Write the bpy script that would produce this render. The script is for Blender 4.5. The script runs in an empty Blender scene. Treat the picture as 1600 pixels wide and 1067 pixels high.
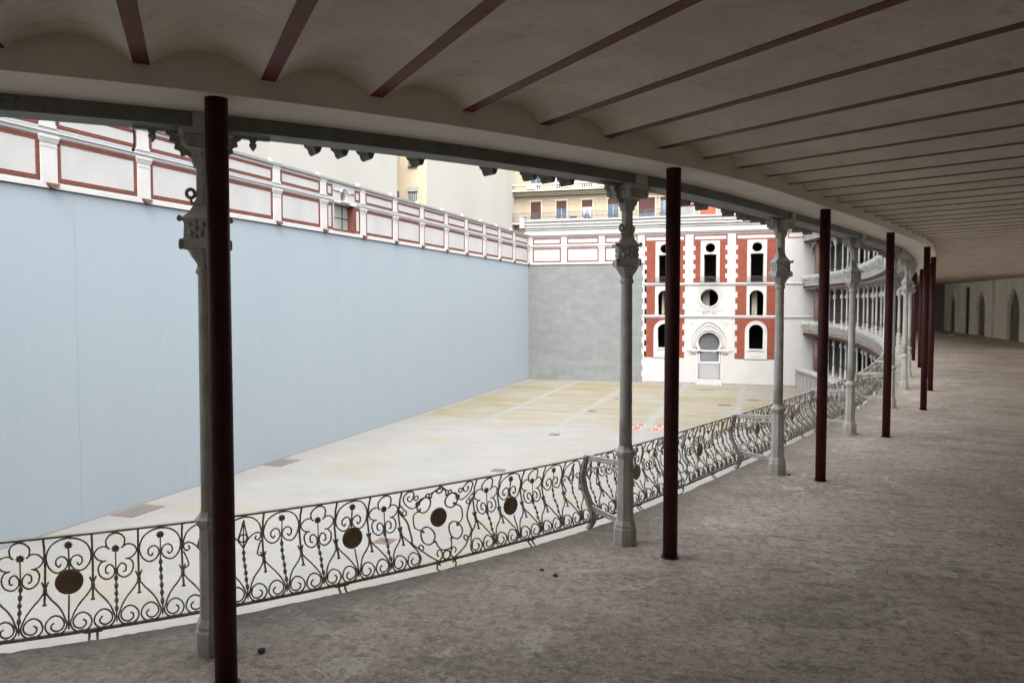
import bpy, bmesh, math, random
from math import sin, cos, pi, sqrt, atan2, radians
from mathutils import Vector
random.seed(7)
sc = bpy.context.scene
col = sc.collection

# ------------------------------------------------------------------ camera, sky, sun, exposure
cam = bpy.data.objects.new('camera', bpy.data.cameras.new('camera'))
col.objects.link(cam)
cam.location = (0, 0, 2.0)
cam.rotation_euler = (radians(90 - 2.785), 0, radians(17.57))
cam.data.lens = 27.99
cam.data.sensor_width = 36
cam.data.clip_start = 0.05
cam.data.clip_end = 2000
sc.camera = cam

SUN_EL, SUN_AZ = radians(52), radians(165)          # soft overcast sun, from behind the camera
w = bpy.data.worlds.new("World"); sc.world = w; w.use_nodes = True
nt = w.node_tree
sky = nt.nodes.new('ShaderNodeTexSky'); sky.sky_type = 'NISHITA'; sky.sun_disc = False
sky.sun_elevation = SUN_EL; sky.sun_rotation = SUN_AZ
sky.dust_density = 6.0; sky.air_density = 1.0
hs = nt.nodes.new('ShaderNodeHueSaturation'); hs.inputs['Saturation'].default_value = 0.22
bg = nt.nodes['Background']; bg.inputs['Strength'].default_value = 0.15
nt.links.new(sky.outputs[0], hs.inputs['Color']); nt.links.new(hs.outputs[0], bg.inputs[0])
sl = bpy.data.lights.new('sun', 'SUN'); sl.energy = 0.5; sl.angle = radians(70); sl.color = (1, 0.965, 0.91)
so = bpy.data.objects.new('sun', sl); col.objects.link(so)
sdir = Vector((sin(SUN_AZ) * cos(SUN_EL), cos(SUN_AZ) * cos(SUN_EL), sin(SUN_EL)))
so.rotation_euler = (-sdir).to_track_quat('-Z', 'Y').to_euler()
so.location = (-8, 20, 40)
sc.view_settings.view_transform = 'Standard'
sc.view_settings.look = 'None'
sc.view_settings.exposure = 2.72
sc.view_settings.gamma = 1
sc.cycles.use_denoising = True
sc.cycles.max_bounces = 10
sc.cycles.diffuse_bounces = 6
sc.cycles.sample_clamp_indirect = 8

# ------------------------------------------------------------------ materials
def nodes_of(m):
    m.use_nodes = True
    return m.node_tree, m.node_tree.nodes, m.node_tree.links
def mat(name, c1, c2=None, scale=6.0, rough=0.7, bump=0.0, bscale=None, detail=8, c3=None, metallic=0.0, stretch=None, spec=0.3, lo=0.35, hi=0.65, bdist=0.02):
    """noise-mottled surface: c1 / c2 mixed by a large noise, optional c3 specks by a finer one"""
    m = bpy.data.materials.new(name); t, N, L = nodes_of(m)
    b = N['Principled BSDF']; b.inputs['Roughness'].default_value = rough; b.inputs['Metallic'].default_value = metallic
    b.inputs['Specular IOR Level'].default_value = spec
    c2 = c2 or tuple(v * 0.85 for v in c1)
    co = N.new('ShaderNodeTexCoord'); mp = N.new('ShaderNodeMapping'); L.new(co.outputs['Object'], mp.inputs[0])
    if stretch: mp.inputs['Scale'].default_value = stretch
    n = N.new('ShaderNodeTexNoise'); n.inputs['Scale'].default_value = scale; n.inputs['Detail'].default_value = detail; n.inputs['Roughness'].default_value = 0.62
    L.new(mp.outputs[0], n.inputs['Vector'])
    r = N.new('ShaderNodeValToRGB'); r.color_ramp.elements[0].position = lo; r.color_ramp.elements[1].position = hi
    r.color_ramp.elements[0].color = (*c1, 1); r.color_ramp.elements[1].color = (*c2, 1)
    L.new(n.outputs['Fac'], r.inputs[0]); out = r.outputs[0]
    if c3:
        n3 = N.new('ShaderNodeTexNoise'); n3.inputs['Scale'].default_value = scale * 7; n3.inputs['Detail'].default_value = 4
        L.new(mp.outputs[0], n3.inputs['Vector'])
        r3 = N.new('ShaderNodeValToRGB'); r3.color_ramp.elements[0].position = 0.60; r3.color_ramp.elements[1].position = 0.72
        L.new(n3.outputs['Fac'], r3.inputs[0])
        mx = N.new('ShaderNodeMix'); mx.data_type = 'RGBA'; L.new(r3.outputs[0], mx.inputs[0]); L.new(out, mx.inputs[6]); mx.inputs[7].default_value = (*c3, 1)
        out = mx.outputs[2]
    L.new(out, b.inputs['Base Color'])
    if bump:
        nb = N.new('ShaderNodeTexNoise'); nb.inputs['Scale'].default_value = bscale or scale * 4; nb.inputs['Detail'].default_value = 10; nb.inputs['Roughness'].default_value = 0.65
        L.new(mp.outputs[0], nb.inputs['Vector'])
        bp = N.new('ShaderNodeBump'); bp.inputs['Strength'].default_value = bump; bp.inputs['Distance'].default_value = bdist
        L.new(nb.outputs['Fac'], bp.inputs['Height']); L.new(bp.outputs[0], b.inputs['Normal'])
    return m

def brickmat(name, c1, c2, mortar, bw, bh, ms=0.01, axis='XZ', rough=0.85, bump=0.3, offset=0.5, bias=0.0, smooth=0.1, pits=None, noise=0.35):
    m = bpy.data.materials.new(name); t, N, L = nodes_of(m)
    b = N['Principled BSDF']; b.inputs['Roughness'].default_value = rough; b.inputs['Specular IOR Level'].default_value = 0.2
    co = N.new('ShaderNodeTexCoord'); sx = N.new('ShaderNodeSeparateXYZ'); cx = N.new('ShaderNodeCombineXYZ')
    L.new(co.outputs['Object'], sx.inputs[0])
    if axis == 'XYZ':
        ad = N.new('ShaderNodeMath'); L.new(sx.outputs['X'], ad.inputs[0]); L.new(sx.outputs['Y'], ad.inputs[1]); L.new(ad.outputs[0], cx.inputs[0]); L.new(sx.outputs['Z'], cx.inputs[1])
    else:
        L.new(sx.outputs[axis[0]], cx.inputs[0]); L.new(sx.outputs[axis[1]], cx.inputs[1])
    br = N.new('ShaderNodeTexBrick'); L.new(cx.outputs[0], br.inputs['Vector'])
    br.offset = offset
    br.inputs['Color1'].default_value = (*c1, 1); br.inputs['Color2'].default_value = (*c2, 1); br.inputs['Mortar'].default_value = (*mortar, 1)
    br.inputs['Scale'].default_value = 1; br.inputs['Brick Width'].default_value = bw; br.inputs['Row Height'].default_value = bh
    br.inputs['Mortar Size'].default_value = ms; br.inputs['Mortar Smooth'].default_value = smooth; br.inputs['Bias'].default_value = bias
    n = N.new('ShaderNodeTexNoise'); n.inputs['Scale'].default_value = 1.7; n.inputs['Detail'].default_value = 8; L.new(co.outputs['Object'], n.inputs['Vector'])
    mr = N.new('ShaderNodeMapRange'); mr.inputs[3].default_value = 1 - noise; mr.inputs[4].default_value = 1 + noise; L.new(n.outputs['Fac'], mr.inputs[0])
    mu = N.new('ShaderNodeVectorMath'); mu.operation = 'SCALE'; L.new(br.outputs['Color'], mu.inputs[0]); L.new(mr.outputs[0], mu.inputs['Scale'])
    out = mu.outputs[0]
    if pits:
        v = N.new('ShaderNodeTexNoise'); v.inputs['Scale'].default_value = 9; v.inputs['Detail'].default_value = 2; L.new(co.outputs['Object'], v.inputs['Vector'])
        r = N.new('ShaderNodeValToRGB'); r.color_ramp.elements[0].position = 0.69; r.color_ramp.elements[1].position = 0.71; L.new(v.outputs['Fac'], r.inputs[0])
        mx = N.new('ShaderNodeMix'); mx.data_type = 'RGBA'; L.new(r.outputs[0], mx.inputs[0]); L.new(out, mx.inputs[6]); mx.inputs[7].default_value = (*pits, 1); out = mx.outputs[2]
    L.new(out, b.inputs['Base Color'])
    bp = N.new('ShaderNodeBump'); bp.inputs['Strength'].default_value = bump; bp.inputs['Distance'].default_value = 0.01; bp.invert = True
    L.new(br.outputs['Fac'], bp.inputs['Height']); L.new(bp.outputs[0], b.inputs['Normal'])
    return m

M = {}
M['plaster'] = mat('ceiling_plaster', (.72, .655, .56), (.58, .52, .44), 1.3, 0.9, 0.5, 9, c3=(.52, .465, .385), stretch=(1, 2.2, 1))
M['beamplaster'] = mat('beam_plaster', (.76, .71, .63), (.70, .65, .57), 2.5, 0.9, 0.2, 20)
M['joist'] = mat('oxide_joist', (.155, .026, .020), (.10, .019, .016), 5, 0.6, 0.2, 30, c3=(.22, .07, .05))
M['prop'] = mat('oxide_prop', (.060, .009, .009), (.032, .006, .006), 7, 0.6, 0.25, 50, spec=0.25, c3=(.085, .022, .018))
M['iron'] = mat('grey_iron_paint', (.48, .47, .43), (.35, .34, .31), 9, 0.55, 0.35, 60, c3=(.20, .19, .165), bdist=.004)
M['ironbeam'] = mat('grey_beam_paint', (.20, .21, .195), (.15, .155, .14), 5, 0.6, 0.2, 30, c3=(.12, .10, .08))
M['rail'] = mat('weathered_rail_iron', (.40, .365, .32), (.22, .18, .14), 7, 0.6, 0.2, 60, c3=(.26, .26, .245))
M['railfar'] = mat('pale_rail_paint', (.40, .40, .38), (.27, .27, .255), 3, 0.7, 0.3, 20, c3=(.2, .19, .18))
M['disc'] = mat('bronze_brown_disc', (.27, .19, .125), (.18, .128, .088), 8, 0.6, 0.2, 60, c3=(.12, .09, .065))
M['gdisc'] = mat('grey_brown_disc', (.30, .28, .235), (.21, .195, .165), 8, 0.6, 0.2, 60)
M['fascia'] = mat('pale_fascia', (.55, .55, .53), (.48, .48, .46), 5, 0.6)
M['oldwood'] = mat('weathered_corbel', (.23, .215, .19), (.14, .13, .11), 12, 0.85, 0.5, 40)
M['white'] = mat('white_render', (.222, .218, .211), (.195, .192, .185), 0.8, 0.85, 0.06, 12, stretch=(1, 1, .6))
M['whiteb'] = mat('white_trim', (.235, .231, .224), (.21, .206, .20), 2, 0.8)
M['parapet'] = mat('parapet_render', (.285, .281, .276), (.25, .247, .242), 0.8, 0.85, 0.06, 12, stretch=(1, 1, .6))  # the white render, lightened to offset weaker light on the long wall
M['parapet_trim'] = mat('parapet_trim', (.325, .32, .312), (.295, .29, .282), 2, 0.8)  # trim white lightened the same way, standing in for light
M['bluewall'] = mat('pale_blue_court_paint', (.190, .221, .243), (.180, .211, .234), 0.35, 0.7, 0.02, 8, stretch=(1, 1.2, .35), lo=.3, hi=.75, spec=.25, c3=(.194, .225, .247))
M['redband'] = brickmat('red_brick_band', (0.088, 0.020, 0.013), (0.062, 0.015, 0.0105), (0.132, 0.062, 0.048), .25, .065, .008, 'XYZ')
M['brick'] = brickmat('red_brick_panel', (.112, .0235, .0115), (.080, .0175, .0095), (0.085, 0.032, 0.022), .26, .075, .008, 'XZ')
M['oldbrick'] = brickmat('old_brown_brick', (0.132, 0.055, 0.037), (0.075, 0.035, 0.026), (0.176, 0.145, 0.119), .26, .08, .014, 'XYZ', noise=.5)
M['stone'] = brickmat('grey_ashlar', (.092, .097, .096), (.080, .085, .084), (0.076, 0.079, 0.078), .95, .42, .008, 'XZ', pits=(0.044, 0.041, 0.037), noise=.16, bump=.15)
M['dark'] = mat('dark_interior', (.035, .032, .03), (.025, .022, .02), 2, 0.9)
M['brownroom'] = mat('brown_interior', (.055, .037, .027), (.035, .025, .019), 2, 0.9)
M['lead'] = mat('lead_flashing', (.20, .215, .24), (.15, .16, .18), 5, 0.5)
M['cream'] = mat('cream_party_wall', (.272, .268, .244), (.248, .243, .220), 0.25, 0.9, 0.05, 6, stretch=(1, 1, .3))
M['cream2'] = mat('beige_lightwell_wall', (.32, .275, .20), (.27, .232, .17), 0.6, 0.9)
M['yellow'] = mat('yellow_facade', (.225, .190, .140), (.205, .172, .126), 0.7, 0.85)
M['cstone'] = mat('pale_cornice', (0.299, 0.273, 0.211), (0.264, 0.242, 0.185), 2, 0.8)
M['shutter'] = brickmat('brown_roller_shutter', (.045, .020, .017), (.038, .017, .014), (.04, .02, .015), 9, .06, .008, 'XZ', noise=.15)
M['glass'] = mat('blue_grey_glass', (.05, .075, .11), (.03, .045, .07), 1.5, 0.12, spec=.6)
M['curtain'] = mat('white_curtain', (0.264, 0.273, 0.290), (0.194, 0.202, 0.220), 9, 0.8)
M['seam'] = mat('seam_grey', (.125, .150, .170), (.12, .145, .165), 8, 0.8)  # darker blue-grey of the expansion joints in the court wall
M['railblue'] = mat('dark_balcony_iron', (.03, .035, .05), (.045, .045, .055), 8, 0.5)
M['darkiron'] = mat('black_iron', (.02, .02, .02), (.035, .033, .03), 8, 0.6)
M['redfascia'] = mat('dark_red_fascia', (.060, .012, .012), (.042, .010, .009), 5, 0.7)
M['grate'] = brickmat('slot_grate', (.16, .12, .10), (.12, .095, .08), (.02, .02, .02), .05, .02, .006, 'XY')
M['rust'] = mat('rusty_plate', (.10, .055, .035), (.07, .04, .03), 12, 0.8, .2)
M['redpaint'] = mat('red_paint', (0.176, 0.026, 0.019), (0.132, 0.022, 0.016), 12, 0.7)
M['concrete'] = mat('grey_door_panel', (0.150, 0.151, 0.155), (0.128, 0.129, 0.132), 1.2, 0.8)
M['backwall'] = mat('stained_back_wall', (.82, .775, .67), (.70, .66, .56), 1.1, 0.9, 0.2, 10, stretch=(1, 1, .25), c3=(.42, .38, .31))
M['niche'] = mat('dull_niche_plaster', (.20, .175, .14), (.15, .13, .105), 1.5, 0.9)
M['doorwood'] = mat('dark_wood_door', (.085, .055, .038), (.06, .04, .03), 3, 0.7)
M['gypsum'] = mat('pale_rubble', (.62, .60, .56), (.5, .48, .45), 10, 0.9, 0.3)
M['stonegrey'] = mat('dark_pebble', (.035, .033, .03), (.06, .055, .05), 20, 0.8)
M['brownceil'] = mat('old_gallery_timber', (.06, .042, .03), (.04, .028, .021), 1.5, 0.9)

def court_material():
    m = bpy.data.materials.new('court_concrete'); t, N, L = nodes_of(m)
    b = N['Principled BSDF']; b.inputs['Roughness'].default_value = 0.75; b.inputs['Specular IOR Level'].default_value = .25
    co = N.new('ShaderNodeTexCoord'); P = co.outputs['Object']
    def noise(s, d=8, stretch=(1, 1, 1), rough=.6, dist=0.0):
        mp = N.new('ShaderNodeMapping'); mp.inputs['Scale'].default_value = stretch; L.new(P, mp.inputs[0])
        n = N.new('ShaderNodeTexNoise'); n.inputs['Scale'].default_value = s; n.inputs['Detail'].default_value = d; n.inputs['Roughness'].default_value = rough
        n.inputs['Distortion'].default_value = dist
        L.new(mp.outputs[0], n.inputs['Vector']); return n.outputs['Fac']
    def ramp(v, a, b_, c0=(0, 0, 0), c1=(1, 1, 1)):
        r = N.new('ShaderNodeValToRGB'); r.color_ramp.elements[0].position = a; r.color_ramp.elements[1].position = b_
        r.color_ramp.elements[0].color = (*c0, 1); r.color_ramp.elements[1].color = (*c1, 1); L.new(v, r.inputs[0]); return r.outputs[0]
    def mix(f, a, b_, mode='MIX'):
        x = N.new('ShaderNodeMix'); x.data_type = 'RGBA'; x.blend_type = mode
        if isinstance(f, float): x.inputs[0].default_value = f
        else: L.new(f, x.inputs[0])
        for v, i in ((a, 6), (b_, 7)):
            if isinstance(v, tuple): x.inputs[i].default_value = (*v, 1)
            else: L.new(v, x.inputs[i])
        return x.outputs[2]
    def math_(op, a, b_=None):
        x = N.new('ShaderNodeMath'); x.operation = op
        for v, i in ((a, 0), (b_, 1)):
            if v is None: continue
            if isinstance(v, (int, float)): x.inputs[i].default_value = v
            else: L.new(v, x.inputs[i])
        return x.outputs[0]
    base = mix(ramp(noise(.5, 10, (1, 1.4, 1)), .35, .7), (.124, .1235, .119), (.105, .1045, .100))
    base = mix(math_('MULTIPLY', ramp(noise(.22, 8, (1, 1.8, 1), .7), .50, .68), .75), base, (0.120, 0.106, 0.077))
    base = mix(math_('MULTIPLY', ramp(noise(1.4, 8, (.5, 2.2, 1)), .55, .75), .5), base, (0.148, 0.147, 0.143))
    # ochre staining inside the poured bays, pale along their joints
    sx = N.new('ShaderNodeSeparateXYZ'); L.new(P, sx.inputs[0])
    mp = N.new('ShaderNodeMapping'); mp.inputs['Location'].default_value = (1.2, -.8, 0); L.new(P, mp.inputs[0])
    wob = N.new('ShaderNodeTexNoise'); wob.inputs['Scale'].default_value = .6; wob.inputs['Detail'].default_value = 5; L.new(P, wob.inputs['Vector'])
    ws = N.new('ShaderNodeVectorMath'); ws.operation = 'SCALE'; ws.inputs['Scale'].default_value = .5; L.new(wob.outputs['Color'], ws.inputs[0])
    wa = N.new('ShaderNodeVectorMath'); L.new(mp.outputs[0], wa.inputs[0]); L.new(ws.outputs[0], wa.inputs[1])
    br = N.new('ShaderNodeTexBrick'); L.new(wa.outputs[0], br.inputs['Vector']); br.offset = 0
    br.inputs['Color1'].default_value = (.45, .45, .45, 1); br.inputs['Color2'].default_value = (1, 1, 1, 1); br.inputs['Mortar'].default_value = (0, 0, 0, 1)
    br.inputs['Scale'].default_value = 1; br.inputs['Brick Width'].default_value = 4.35; br.inputs['Row Height'].default_value = 3.7
    br.inputs['Mortar Size'].default_value = .36; br.inputs['Mortar Smooth'].default_value = .9
    yfade = N.new('ShaderNodeMapRange'); yfade.interpolation_type = 'SMOOTHSTEP'; yfade.inputs[1].default_value = 38; yfade.inputs[2].default_value = 44.0
    L.new(math_('ADD', sx.outputs['Y'], math_('MULTIPLY', math_('SUBTRACT', noise(.25, 3), .5), 10.0)), yfade.inputs[0])
    f = math_('MULTIPLY', br.outputs['Color'], yfade.outputs[0])
    f = math_('MULTIPLY', f, ramp(noise(.55, 8, (1, 2.0, 1)), .28, .62))
    f = math_('MULTIPLY', f, 1.35)
    f = math_('MINIMUM', f, .95)
    base = mix(f, base, (0.100, 0.084, 0.044))
    # streaky wear
    base = mix(math_('MULTIPLY', ramp(noise(5, 6, (.25, 2.5, 1), .7), .6, .78), .35), base, (0.132, 0.123, 0.101))
    fine = ramp(noise(22, 6), .3, .75, (.90, .90, .90), (1.05, 1.05, 1.05))
    base = mix(1.0, base, fine, 'MULTIPLY')
    # hairline cracks
    vo = N.new('ShaderNodeTexVoronoi'); vo.feature = 'DISTANCE_TO_EDGE'; vo.inputs['Scale'].default_value = .16; L.new(wa.outputs[0], vo.inputs['Vector'])
    ck = ramp(vo.outputs['Distance'], .0, .004, (1, 1, 1), (0, 0, 0))
    base = mix(math_('MULTIPLY', ck, .35), base, (0.141, 0.132, 0.114))
    L.new(base, b.inputs['Base Color'])
    bp = N.new('ShaderNodeBump'); bp.inputs['Strength'].default_value = .1; L.new(noise(12), bp.inputs['Height']); L.new(bp.outputs[0], b.inputs['Normal'])
    return m
M['court'] = court_material()

def floor_material():
    m = bpy.data.materials.new('rough_screed'); t, N, L = nodes_of(m)
    b = N['Principled BSDF']; b.inputs['Roughness'].default_value = 0.88; b.inputs['Specular IOR Level'].default_value = .22
    co = N.new('ShaderNodeTexCoord'); P = co.outputs['Object']
    def noise(s, d=10, rough=.62, dist=0.0, stretch=(1, 1, 1), loc=(0, 0, 0)):
        mp = N.new('ShaderNodeMapping'); mp.inputs['Scale'].default_value = stretch; mp.inputs['Location'].default_value = loc; L.new(P, mp.inputs[0])
        n = N.new('ShaderNodeTexNoise'); n.inputs['Scale'].default_value = s; n.inputs['Detail'].default_value = d; n.inputs['Roughness'].default_value = rough; n.inputs['Distortion'].default_value = dist
        L.new(mp.outputs[0], n.inputs['Vector']); return n.outputs['Fac']
    def ramp(v, a, b_, c0=(0, 0, 0), c1=(1, 1, 1)):
        r = N.new('ShaderNodeValToRGB'); r.color_ramp.elements[0].position = a; r.color_ramp.elements[1].position = b_
        r.color_ramp.elements[0].color = (*c0, 1); r.color_ramp.elements[1].color = (*c1, 1); L.new(v, r.inputs[0]); return r.outputs[0]
    def mix(f, a, b_, mode='MIX', k=1.0):
        if k != 1.0:
            x = N.new('ShaderNodeMath'); x.operation = 'MULTIPLY'; L.new(f, x.inputs[0]); x.inputs[1].default_value = k; f = x.outputs[0]
        x = N.new('ShaderNodeMix'); x.data_type = 'RGBA'; x.blend_type = mode
        if isinstance(f, float): x.inputs[0].default_value = f
        else: L.new(f, x.inputs[0])
        for v, i in ((a, 6), (b_, 7)):
            if isinstance(v, tuple): x.inputs[i].default_value = (*v, 1)
            else: L.new(v, x.inputs[i])
        return x.outputs[2]
    c = mix(ramp(noise(.9, 12, .72, .3), .38, .62), (.53, .448, .365), (.36, .302, .245))
    c = mix(ramp(noise(.38, 8, .65, .8, loc=(3, 1, 0)), .46, .66), c, (.63, .54, .45), k=.85)
    streak = noise(1.6, 10, .75, 1.2, stretch=(.45, 1.7, 1), loc=(8, 3, 0))
    c = mix(ramp(streak, .53, .60), c, (.21, .178, .15), k=.55)
    c = mix(ramp(noise(1.7, 12, .76, 1.1, loc=(1, 9, 0)), .570, .582), c, (.68, .61, .53), k=.75)      # flaked top coat, crisp edges
    c = mix(ramp(noise(3.3, 12, .78, .7, loc=(6, 4, 0)), .60, .615), c, (.23, .20, .17), k=.6)        # broken hollows
    c = mix(ramp(noise(11, 8, .85, .2, loc=(5, 5, 0)), .50, .55), c, (.20, .163, .132), k=.6)         # grit
    c = mix(ramp(noise(20, 6, .85, .2, loc=(2, 7, 0)), .52, .57), c, (.70, .62, .53), k=.45)
    c = mix(ramp(noise(40, 4, .8), .58, .64), c, (.10, .085, .07), k=.6)
    vo = N.new('ShaderNodeTexVoronoi'); vo.feature = 'DISTANCE_TO_EDGE'; vo.inputs['Scale'].default_value = .55
    wn_ = N.new('ShaderNodeTexNoise'); wn_.inputs['Scale'].default_value = 2.5; wn_.inputs['Detail'].default_value = 8; L.new(P, wn_.inputs['Vector'])
    wsc = N.new('ShaderNodeVectorMath'); wsc.operation = 'SCALE'; wsc.inputs['Scale'].default_value = .9; L.new(wn_.outputs['Color'], wsc.inputs[0])
    wad = N.new('ShaderNodeVectorMath'); L.new(P, wad.inputs[0]); L.new(wsc.outputs[0], wad.inputs[1]); L.new(wad.outputs[0], vo.inputs['Vector'])
    ckm = N.new('ShaderNodeMath'); ckm.operation = 'MULTIPLY'; L.new(ramp(vo.outputs['Distance'], .0, .006, (1, 1, 1), (0, 0, 0)), ckm.inputs[0]); L.new(ramp(noise(.7, 4, .6, loc=(9, 2, 0)), .52, .60), ckm.inputs[1])
    c = mix(ckm.outputs[0], c, (.13, .108, .09), k=.5)  # hairline cracks
    at_ = N.new('ShaderNodeAttribute'); at_.attribute_name = 'inward'
    ed = N.new('ShaderNodeMath'); ed.operation = 'ADD'; L.new(at_.outputs['Fac'], ed.inputs[0])
    e2 = N.new('ShaderNodeMath'); e2.operation = 'MULTIPLY'; L.new(noise(1.3, 10, .7, .3, loc=(4, 4, 0)), e2.inputs[0]); e2.inputs[1].default_value = 1.5; L.new(e2.outputs[0], ed.inputs[1])
    mr_ = N.new('ShaderNodeMapRange'); mr_.inputs[1].default_value = .38; mr_.inputs[2].default_value = 1.0; mr_.inputs[3].default_value = 1; mr_.inputs[4].default_value = 0; L.new(ed.outputs[0], mr_.inputs[0])
    c = mix(mr_.outputs[0], c, (.16, .148, .13), k=.62)
    L.new(c, b.inputs['Base Color'])
    b1 = N.new('ShaderNodeBump'); b1.inputs['Strength'].default_value = .9; b1.inputs['Distance'].default_value = .03; L.new(noise(3.0, 12, .72, .4), b1.inputs['Height'])
    b2 = N.new('ShaderNodeBump'); b2.inputs['Strength'].default_value = .8; b2.inputs['Distance'].default_value = .035; L.new(noise(15, 10, .82), b2.inputs['Height'])
    L.new(b1.outputs[0], b2.inputs['Normal']); L.new(b2.outputs[0], b.inputs['Normal'])
    return m
M['floor'] = floor_material()

# ------------------------------------------------------------------ tagging, linking
def tag(o, label=None, cat=None, group=None, kind=None):
    if label: o['label'] = label
    if cat: o['category'] = cat
    if group: o['group'] = group
    if cat and not kind: kind = 'thing'
    if kind: o['kind'] = kind
    return o
def empty(name, loc=(0, 0, 0), rz=0.0, **k):
    o = bpy.data.objects.new(name, None); col.objects.link(o); o.location = loc; o.rotation_euler = (0, 0, rz)
    o.empty_display_size = .2
    return tag(o, **k)
def link(name, me, m, parent=None):
    if m and not me.materials: me.materials.append(m)
    o = bpy.data.objects.new(name, me); col.objects.link(o)
    if parent: o.parent = parent
    return o
def children(o): return [c for c in bpy.data.objects if c.parent == o]
def copy_tree(o, kids, parent=None):
    c = o.copy(); col.objects.link(c)
    if parent: c.parent = parent
    for ch, sub in kids:
        copy_tree(ch, sub, c)
    return c
def kids_of(o):
    return [(c, kids_of(c)) for c in o.children]

class MB:
    def __init__(s): s.v = []; s.f = []; s.sm = []
    def add(s, vs, fs, smooth=False):
        k = len(s.v); s.v += [tuple(p) for p in vs]
        for f in fs: s.f.append(tuple(i + k for i in f)); s.sm.append(smooth)
        return s
    def box(s, a, b):
        (x0, y0, z0), (x1, y1, z1) = a, b
        x0, x1 = min(x0, x1), max(x0, x1); y0, y1 = min(y0, y1), max(y0, y1); z0, z1 = min(z0, z1), max(z0, z1)
        v = [(x0, y0, z0), (x1, y0, z0), (x1, y1, z0), (x0, y1, z0), (x0, y0, z1), (x1, y0, z1), (x1, y1, z1), (x0, y1, z1)]
        return s.add(v, [(0, 3, 2, 1), (4, 5, 6, 7), (0, 1, 5, 4), (1, 2, 6, 5), (2, 3, 7, 6), (3, 0, 4, 7)])
    def prism(s, poly, f, d):
        """poly: 2-D outline, f(p) -> 3-D point, d: extrusion vector"""
        n = len(poly); a = [Vector(f(p)) for p in poly]; b = [q + Vector(d) for q in a]
        return s.add(a + b, [tuple(range(n))[::-1], tuple(range(n, 2 * n))] + [(i, (i + 1) % n, n + (i + 1) % n, n + i) for i in range(n)])
    def lathe(s, prof, n=24, c=(0, 0), smooth=True, phase=0.0, sx=1.0, sy=1.0):
        """prof: [(r, z)] bottom to top, capped"""
        vs = []; fs = []
        for r, z in prof:
            for i in range(n):
                a = 2 * pi * i / n + phase; vs.append((c[0] + r * cos(a) * sx, c[1] + r * sin(a) * sy, z))
        for j in range(len(prof) - 1):
            for i in range(n):
                fs.append((j * n + i, j * n + (i + 1) % n, (j + 1) * n + (i + 1) % n, (j + 1) * n + i))
        s.add(vs, fs, smooth)
        k = len(s.v) - len(vs)
        s.f.append(tuple(k + i for i in range(n))[::-1]); s.sm.append(False)
        s.f.append(tuple(k + (len(prof) - 1) * n + i for i in range(n))); s.sm.append(False)
        return s
    def tube(s, pts, r, n=6, out=None, flat=1.0, smooth=True, closed=False):
        """tube along pts; r number or list; out: vector (or list) that orients the section; flat: thickness ratio along out"""
        P = [Vector(p) for p in pts]; m = len(P)
        if m < 2: return s
        vs = []; fs = []
        for i, p in enumerate(P):
            if closed: t = P[(i + 1) % m] - P[i - 1]
            else: t = P[min(i + 1, m - 1)] - P[max(i - 1, 0)]
            t = t.normalized() if t.length > 1e-9 else Vector((0, 0, 1))
            o = Vector(out[i] if isinstance(out, list) else (out or (0.31, 0.17, 0.93)))
            a = t.cross(o); a = a.normalized() if a.length > 1e-6 else t.orthogonal().normalized()
            b = a.cross(t).normalized(); rr = r[i] if isinstance(r, (list, tuple)) else r
            for k in range(n):
                th = 2 * pi * k / n + pi / n
                vs.append(p + a * rr * cos(th) + b * rr * flat * sin(th))
        for i in range(m if closed else m - 1):
            j = (i + 1) % m
            for k in range(n): fs.append((i * n + k, i * n + (k + 1) % n, j * n + (k + 1) % n, j * n + k))
        if not closed: fs += [tuple(range(n))[::-1], tuple((m - 1) * n + k for k in range(n))]
        return s.add(vs, fs, smooth)
    def sweep(s, rings, closed_section=True, caps=True, smooth=False):
        """rings: list of equal-length point lists"""
        n = len(rings[0]); vs = [p for r in rings for p in r]; fs = []
        for j in range(len(rings) - 1):
            for i in range(n if closed_section else n - 1):
                fs.append((j * n + i, j * n + (i + 1) % n, (j + 1) * n + (i + 1) % n, (j + 1) * n + i))
        if caps and closed_section: fs += [tuple(range(n))[::-1], tuple((len(rings) - 1) * n + i for i in range(n))]
        return s.add(vs, fs, smooth)
    def mesh(s, name, origin=None):
        me = bpy.data.meshes.new(name)
        v = s.v if origin is None else [(p[0] - origin[0], p[1] - origin[1], p[2] - origin[2]) for p in s.v]
        me.from_pydata(v, [], s.f); me.polygons.foreach_set('use_smooth', s.sm)
        bm = bmesh.new(); bm.from_mesh(me); bmesh.ops.recalc_face_normals(bm, faces=bm.faces); bm.to_mesh(me); bm.free()
        me.update(); return me
    def build(s, name, m, parent=None, **k):
        return tag(link(name, s.mesh(name), m, parent), **k)

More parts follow.
